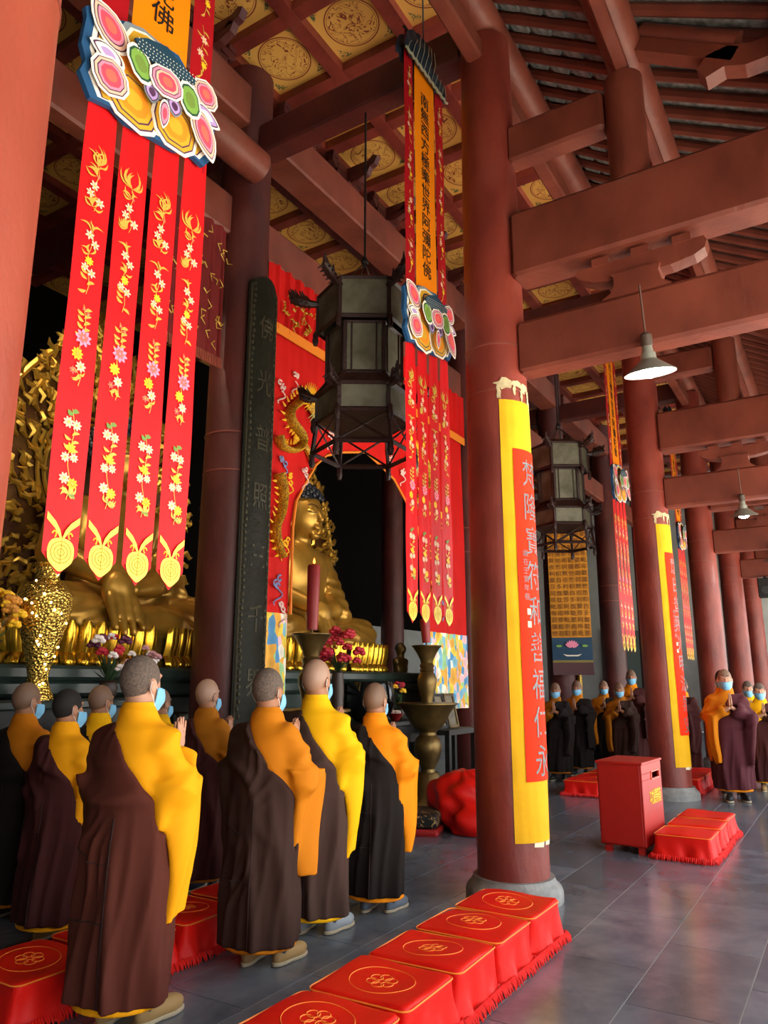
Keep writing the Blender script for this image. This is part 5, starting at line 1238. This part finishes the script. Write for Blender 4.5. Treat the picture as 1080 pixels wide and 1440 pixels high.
monk(3.70, 3.12, 1.69, E_+.1, 'monk in dark brown robe with ochre sleeve and tan shoes', 'darkbrown', 'ochre', 'grey', 'tan', 2, group=GL_)
monk(4.31, 3.2, 1.76, E_+.1, 'shaven monk in umber robe with bright yellow sleeve and grey clogs', 'umber', 'gold', 'bald', 'grey', 0, group=GL_)
monk(4.92, 3.1, 1.60, E_+.1, 'short monk in black robe with orange sleeve and slate shoes', 'black', 'orange', 'brown', 'blue', 1, group=GL_)
monk(4.63, 4.55, 1.63, E_+.1, 'shaven monk in maroon robe with dull tan sleeve and navy shoes', 'maroon', 'tan', 'bald', 'navy', 2, group=GL_)
monk(3.46, 5.22, 1.60, E_+.1, 'monk in black robe with ochre shoulder, hard by the side altar', 'black', 'ochre', 'brown', 'black', 0, group=GL_)
monk(4.1, 5.2, 1.58, E_+.1, 'bespectacled monk half hidden before the red and white flowers', 'black', 'gold', 'brown', 'black', 1, group=GL_)
monk(4.72, 5.2, 1.55, E_+.1, 'brown-headed monk half hidden before the small pink flowers', 'black', 'gold', 'brown', 'black', 2, group=GL_)
monk(2.52, 4.6, 1.62, E_+.1, 'monk at the row end, only joined hands and yellow sleeve showing', 'black', 'gold', 'grey', 'black', 1, group=GL_)
monk(12.0, 1.6, 1.79, W_+.25, 'monk in plum and ochre robes with joined hands, by the donation-box column', 'plum', 'ochre', 'brown', 'black', 0, sk=SKIN2, group=GR_)
monk(12.72, 1.74, 1.79, W_+.2, 'dark-haired monk standing directly behind the plum-robed monk', 'plum', 'orange', 'dark', 'black', 1, sk=SKIN2, group=GR_)
monk(13.35, 1.3, 1.60, W_+.2, 'monk in a bright yellow robe behind the plum-robed monk', 'maroon', 'gold', 'grey', 'tan', 2, sk=SKIN2, group=GR_)
monk(14.2, 1.55, 1.63, W_+.2, 'pale-masked monk peering out between two other monks by the columns', 'plum', 'gold', 'grey', 'black', 0, sk=SKIN2, group=GR_)
monk(14.3, 2.62, 1.68, W_-.3, 'maroon-robed monk half hidden by the couplet scroll', 'maroon', 'orange', 'grey', 'black', 1, group=GR_)
monk(12.9, 4.45, 1.60, W_+.2, 'bespectacled monk in black robe under the blue lotus panel', 'black', 'tan', 'brown', 'black', 1, group=GR_)
monk(13.8, 4.35, 1.64, W_+.1, 'monk in black robe beside the gilded board', 'black', 'ochre', 'brown', 'black', 2, group=GR_)
monk(14.9, 4.17, 1.64, W_+.25, 'monk in black robe with a wide hanging ochre sleeve', 'black', 'ochre', 'brown', 'black', 0, group=GR_)
monk(14.0, 3.64, 1.60, W_+.2, 'monk in dark robe standing close beside the column', 'darkbrown', 'tan', 'brown', 'black', 1, group=GR_)
monk(16.0, 3.9, 1.86, W_+.2, 'tall masked monk looking over two shorter black-robed monks', 'maroon', 'orange', 'brown', 'black', 2, group=GR_)
monk(17.0, 3.75, 1.7, W_+.2, 'hindmost maroon-robed monk half behind the scroll column', 'maroon', 'tan', 'brown', 'black', 0, group=GR_)
# ================================================================== CUSHIONS, BOX, RED HEAP
RS = mat('red_satin_cover', '#e0160c', .5, var=.1, vscale=4, spec=.22, bump=.1, bscale=25); GLD = mat('gold_embroidery', '#f0842a', .5)
def cushion_me(w, d, h, seed):
    ph = seed*1.7
    def fn(X, Y, Z):
        wv = .006*np.sin(9*X+ph+4*Y)+.005*np.sin(14*Y+ph)
        r = .03; qx = np.abs(X)-w/2+r; qy = np.abs(Y)-d/2+r; per = np.arctan2(Y, X)
        # cover flares and puckers towards the hem
        fl = np.clip((.20-Z)/.20, 0, 1); pk = (.016*np.sin(23*(X+Y)+ph)+.012*np.sin(37*(X-Y)+ph*2))*fl-.035*fl**2
        out = np.sqrt(np.maximum(qx, 0)**2+np.maximum(qy, 0)**2)+np.minimum(np.maximum(qx, qy), 0)-r+pk
        top = Z-h-.012*np.cos(X*3)*np.cos(Y*3)-wv
        return np.maximum(smax(out, top, .02), .004-Z+.006*np.sin(30*(X+Y)))
    return sdf_mesh('cover', fn, (-w/2-.09, -d/2-.09, -.01), (w/2+.09, d/2+.09, h+.05), .0135, RS)
CW, CD, CH = .50, .52, .235
cv = [cushion_me(CW-.01, CD, CH, k) for k in range(4)]
def cush_top(x, y, seed): ph = seed*1.7; return CH+.012*math.cos(x*3)*math.cos(y*3)+.006*math.sin(9*x+ph+4*y)+.005*math.sin(14*y+ph)
def emblem_me(seed):
    mb = MB()
    mb.tube([(.15*math.cos(a), 0.16*math.sin(a), 0) for a in [2*PI*k/40 for k in range(40)]], .0025, 4, closed=True)
    for k in range(6):
        a = k*PI/3; c = Vector((.045*math.cos(a), .045*math.sin(a), 0)); mb.tube([c+Vector((.03*math.cos(t), .03*math.sin(t), 0)) for t in [q*.6 for q in range(11)]], .0028, 4)
    mb.v = [(x, y, z+cush_top(x, y, seed)) for x, y, z in mb.v]
    return mb.mesh('gold_emblem', GLD)
def piping_me(w, d, h):
    mb = MB(); e = .012; pts = []
    for (cx, cy, a0) in ((w/2-.04, d/2-.04, 0), (-w/2+.04, d/2-.04, PI/2), (-w/2+.04, -d/2+.04, PI), (w/2-.04, -d/2+.04, 1.5*PI)):
        for k in range(5): a = a0+PI/2*k/4; pts.append((cx+.045*math.cos(a), cy+.045*math.sin(a), h-.004))
    mb.tube(pts, .0045, 4, closed=True); return mb.mesh('piping', GLD)
emb2 = [emblem_me(k) for k in range(4)]; pip = piping_me(CW-.01, CD, CH)
def fringe_me(w, d, seed):
    mb = MB(); r2 = random.Random(seed); n = 34
    for side in range(4):
        for k in range(n):
            t = (k+.5)/n-.5
            x, y = ((t*(w+.06), -d/2-.04), (w/2+.04, t*(d+.06)), (t*(w+.06), d/2+.04), (-w/2-.04, t*(d+.06)))[side]
            nx, ny = ((0, -1), (1, 0), (0, 1), (-1, 0))[side]; o = r2.uniform(.004, .03)
            mb.tube([(x-nx*.01, y-ny*.01, .05), (x+nx*o*.6, y+ny*o*.6, .03), (x+nx*o+r2.uniform(-.01, .01), y+ny*o, .003)], [.008, .007, .003], 4)
    return mb.mesh('fringe', RS)
frs = [fringe_me(CW, CD, k) for k in range(2)]
cn_ = [0]
def cushion(x, y, lab, group, rz=0, sx=1, sy=1, sz=1, emb=True):
    k = cn_[0]; cn_[0] += 1
    t = thing('kneeling_cushion', lab, 'cushion', (x, y, 0), rz, group); t.scale = (sx, sy, sz)
    c = link('cover', cv[k % 4], t)
    if emb: link('gold_emblem', emb2[k % 4], c); 
    link('piping', pip, c); tag(link('fringe', frs[k % 2], c), kind='stuff'); return t
ORD = ['first', 'second', 'third', 'fourth', 'fifth', 'sixth']
for k in range(5): cushion(4.83-.505*k, 2.05, ORD[k]+' red satin cushion from the couplet column in the aisle row', 'red cushions in the aisle row', random.uniform(-.03, .03), .95, 1, 1.0)
for k in range(4): cushion(4.25-.53*k, 3.77, ORD[k]+' red satin cushion from the dark nave column in the monks\' row', 'red cushions between the monks', random.uniform(-.03, .03), .95, 1, .9)
for k in range(3): cushion(7.98+.56*k, 1.53, ORD[k]+' red satin cushion in the row before the donation box', 'red cushions before the donation box', random.uniform(-.04, .04), 1.0, .95, .92, emb=False)
for k in range(3): cushion(11.45+.6*k, 3.55, ORD[k]+' red cushion in the row beyond the donation box', 'red cushions beyond the donation box', 0, 1, 1, .9, emb=False)
for k in range(3): cushion(12.5+.6*k, 2.34, ORD[k]+' red cushion in the row behind the plum-robed monk', 'red cushions behind the plum-robed monk', 0, 1, .85, .9, emb=False)
# ---- donation box
t = thing('donation_box', 'red wooden donation box with a slot and yellow characters', 'box', (8.11, 2.06, 0), -.06)
BXM = mat('red_box_paint', '#a81409', .45, var=.08); w, d, z0, z1 = .66, .44, .07, .82
def boxpanel(a, b, nm='panel'): return MB().box(a, b, bev=.004).build(nm, BXM, t, 0)
boxpanel((-w/2, -d/2+.02, z0), (-w/2+.02, d/2, z1)); boxpanel((w/2-.02, -d/2+.02, z0), (w/2, d/2, z1)); boxpanel((-w/2, d/2-.02, z0), (w/2, d/2, z1)); boxpanel((-w/2, -d/2, z0), (w/2, d/2, z0+.02))
boxpanel((-w/2-.012, -d/2-.012, z1), (w/2+.012, d/2+.012, z1+.022), 'lid')
sl0, sl1, sa, sb = .67, .73, -.02, .24
boxpanel((-w/2, -d/2, z0), (w/2, -d/2+.02, sl0), 'front_panel'); boxpanel((-w/2, -d/2, sl1), (w/2, -d/2+.02, z1), 'front_panel'); boxpanel((-w/2, -d/2, sl0), (sa, -d/2+.02, sl1), 'front_panel'); boxpanel((sb, -d/2, sl0), (w/2, -d/2+.02, sl1), 'front_panel')
for (a, b) in (((sa-.012, sl0-.012), (sb+.012, sl0)), ((sa-.012, sl1), (sb+.012, sl1+.012)), ((sa-.012, sl0), (sa, sl1)), ((sb, sl0), (sb+.012, sl1))): MB().box((a[0], -d/2-.008, a[1]), (b[0], -d/2+.001, b[1])).build('slot_rim', mat('pink_edge', '#e8604a', .4), t, 0)
for i, c in enumerate('功德箱'):
    mb = MB(); add_text(mb, c, .15, lambda u, v, dd: (u, -d/2-.004-dd, v), .001, 1, (-.06+.125*i, .50)); mb.build('character', mat('yellow_paint', '#f6c80e', .5), t, 0)
for sx in (-1, 1):
    for sy in (-1, 1): MB().cbox((sx*(w/2-.06), sy*(d/2-.06), .035), (.06, .06, .07)).build('foot', BXM, t, 0)
# ---- covered instrument: a heap of red satin over something round, on a black embroidered cushion
def heap_d(X, Y, Z):
    P = (X, Y, Z); f = .022*np.sin(13*X+9*Z+3*np.sin(6*Y))+.016*np.sin(21*Y-8*Z+4*X)+.012*np.sin(30*Z+9*np.arctan2(Y, X))
    d = uni(.12, d_ell(P, (.05, 0, .28), (.46, .48, .34)), d_ell(P, (-.2, -.25, .12), (.35, .32, .22)), d_ell(P, (.15, -.3, .08), (.5, .4, .14)))
    return np.maximum(d+f*np.clip(1.2-Z, 0, 1), .004-Z)
t = thing('covered_instrument', 'round instrument heaped under glossy red satin beside the couplet column', 'cloth heap', (8.2, 3.95, 0)); link('satin_cover', sdf_mesh('satin_cover', heap_d, (-.75, -.85, -.01), (.8, .65, .72), .018, mat('glossy_red_satin', '#d0140c', .35, var=.12, vscale=4, spec=.3)), t)
t = thing('embroidered_cushion', 'black cushion with gold embroidery on a red base, under the red satin heap', 'cushion', (7.72, 4.28, 0), .3)
MB().box((-.3, -.25, 0), (.3, .25, .07), bev=.02).build('red_base', mat('red_base_cloth', '#a01414', .6), t)
def emat():
    m = mat('black_gold_brocade', '#12100e', .6); nt = m.node_tree; N = nt.nodes; L = nt.links; b = N['Principled BSDF']; tc = N.new('ShaderNodeTexCoord'); n = N.new('ShaderNodeTexNoise'); n.inputs['Scale'].default_value = 14; n.inputs['Distortion'].default_value = 2.5; L.new(tc.outputs['Object'], n.inputs['Vector'])
    r = N.new('ShaderNodeValToRGB'); r.color_ramp.interpolation = 'CONSTANT'; r.color_ramp.elements[0].color = (*hexc('#100e0d'), 1); r.color_ramp.elements[1].position = .60; r.color_ramp.elements[1].color = (*hexc('#b08a52'), 1); L.new(n.outputs[0], r.inputs[0]); L.new(r.outputs[0], b.inputs['Base Color']); return m
def ec(X, Y, Z):
    P = (X, Y, Z); return smax(np.maximum(np.abs(X)-.29, np.abs(Y)-.24), np.abs(Z-.15)-.085+.05*(X**2+Y**2)*2, .05)
link('cushion', sdf_mesh('cushion', ec, (-.36, -.32, .04), (.36, .32, .28), .018, emat()), t)

# ---- loudspeaker under a far aisle beam
t = thing('loudspeaker', 'black loudspeaker hung under the beam of the second column past the donation box', 'speaker', (20.8, 1.62, 3.66)); MB().box((-.14, -.17, 0), (.14, .17, .48), bev=.02).build('cabinet', INK, t, 0); MB().lathe([(.001, .01), (.1, .01), (.11, 0), (.11, -.01)], 20, Matrix.Translation((-.145, 0, .18)) @ Matrix.Rotation(-PI/2, 4, 'Y')).build('cone', mat('speaker_cone', '#2a2a2c', .6), t); MB().box((-.03, -.03, .48), (.03, .03, .54)).build('bracket', INK, t, 0)
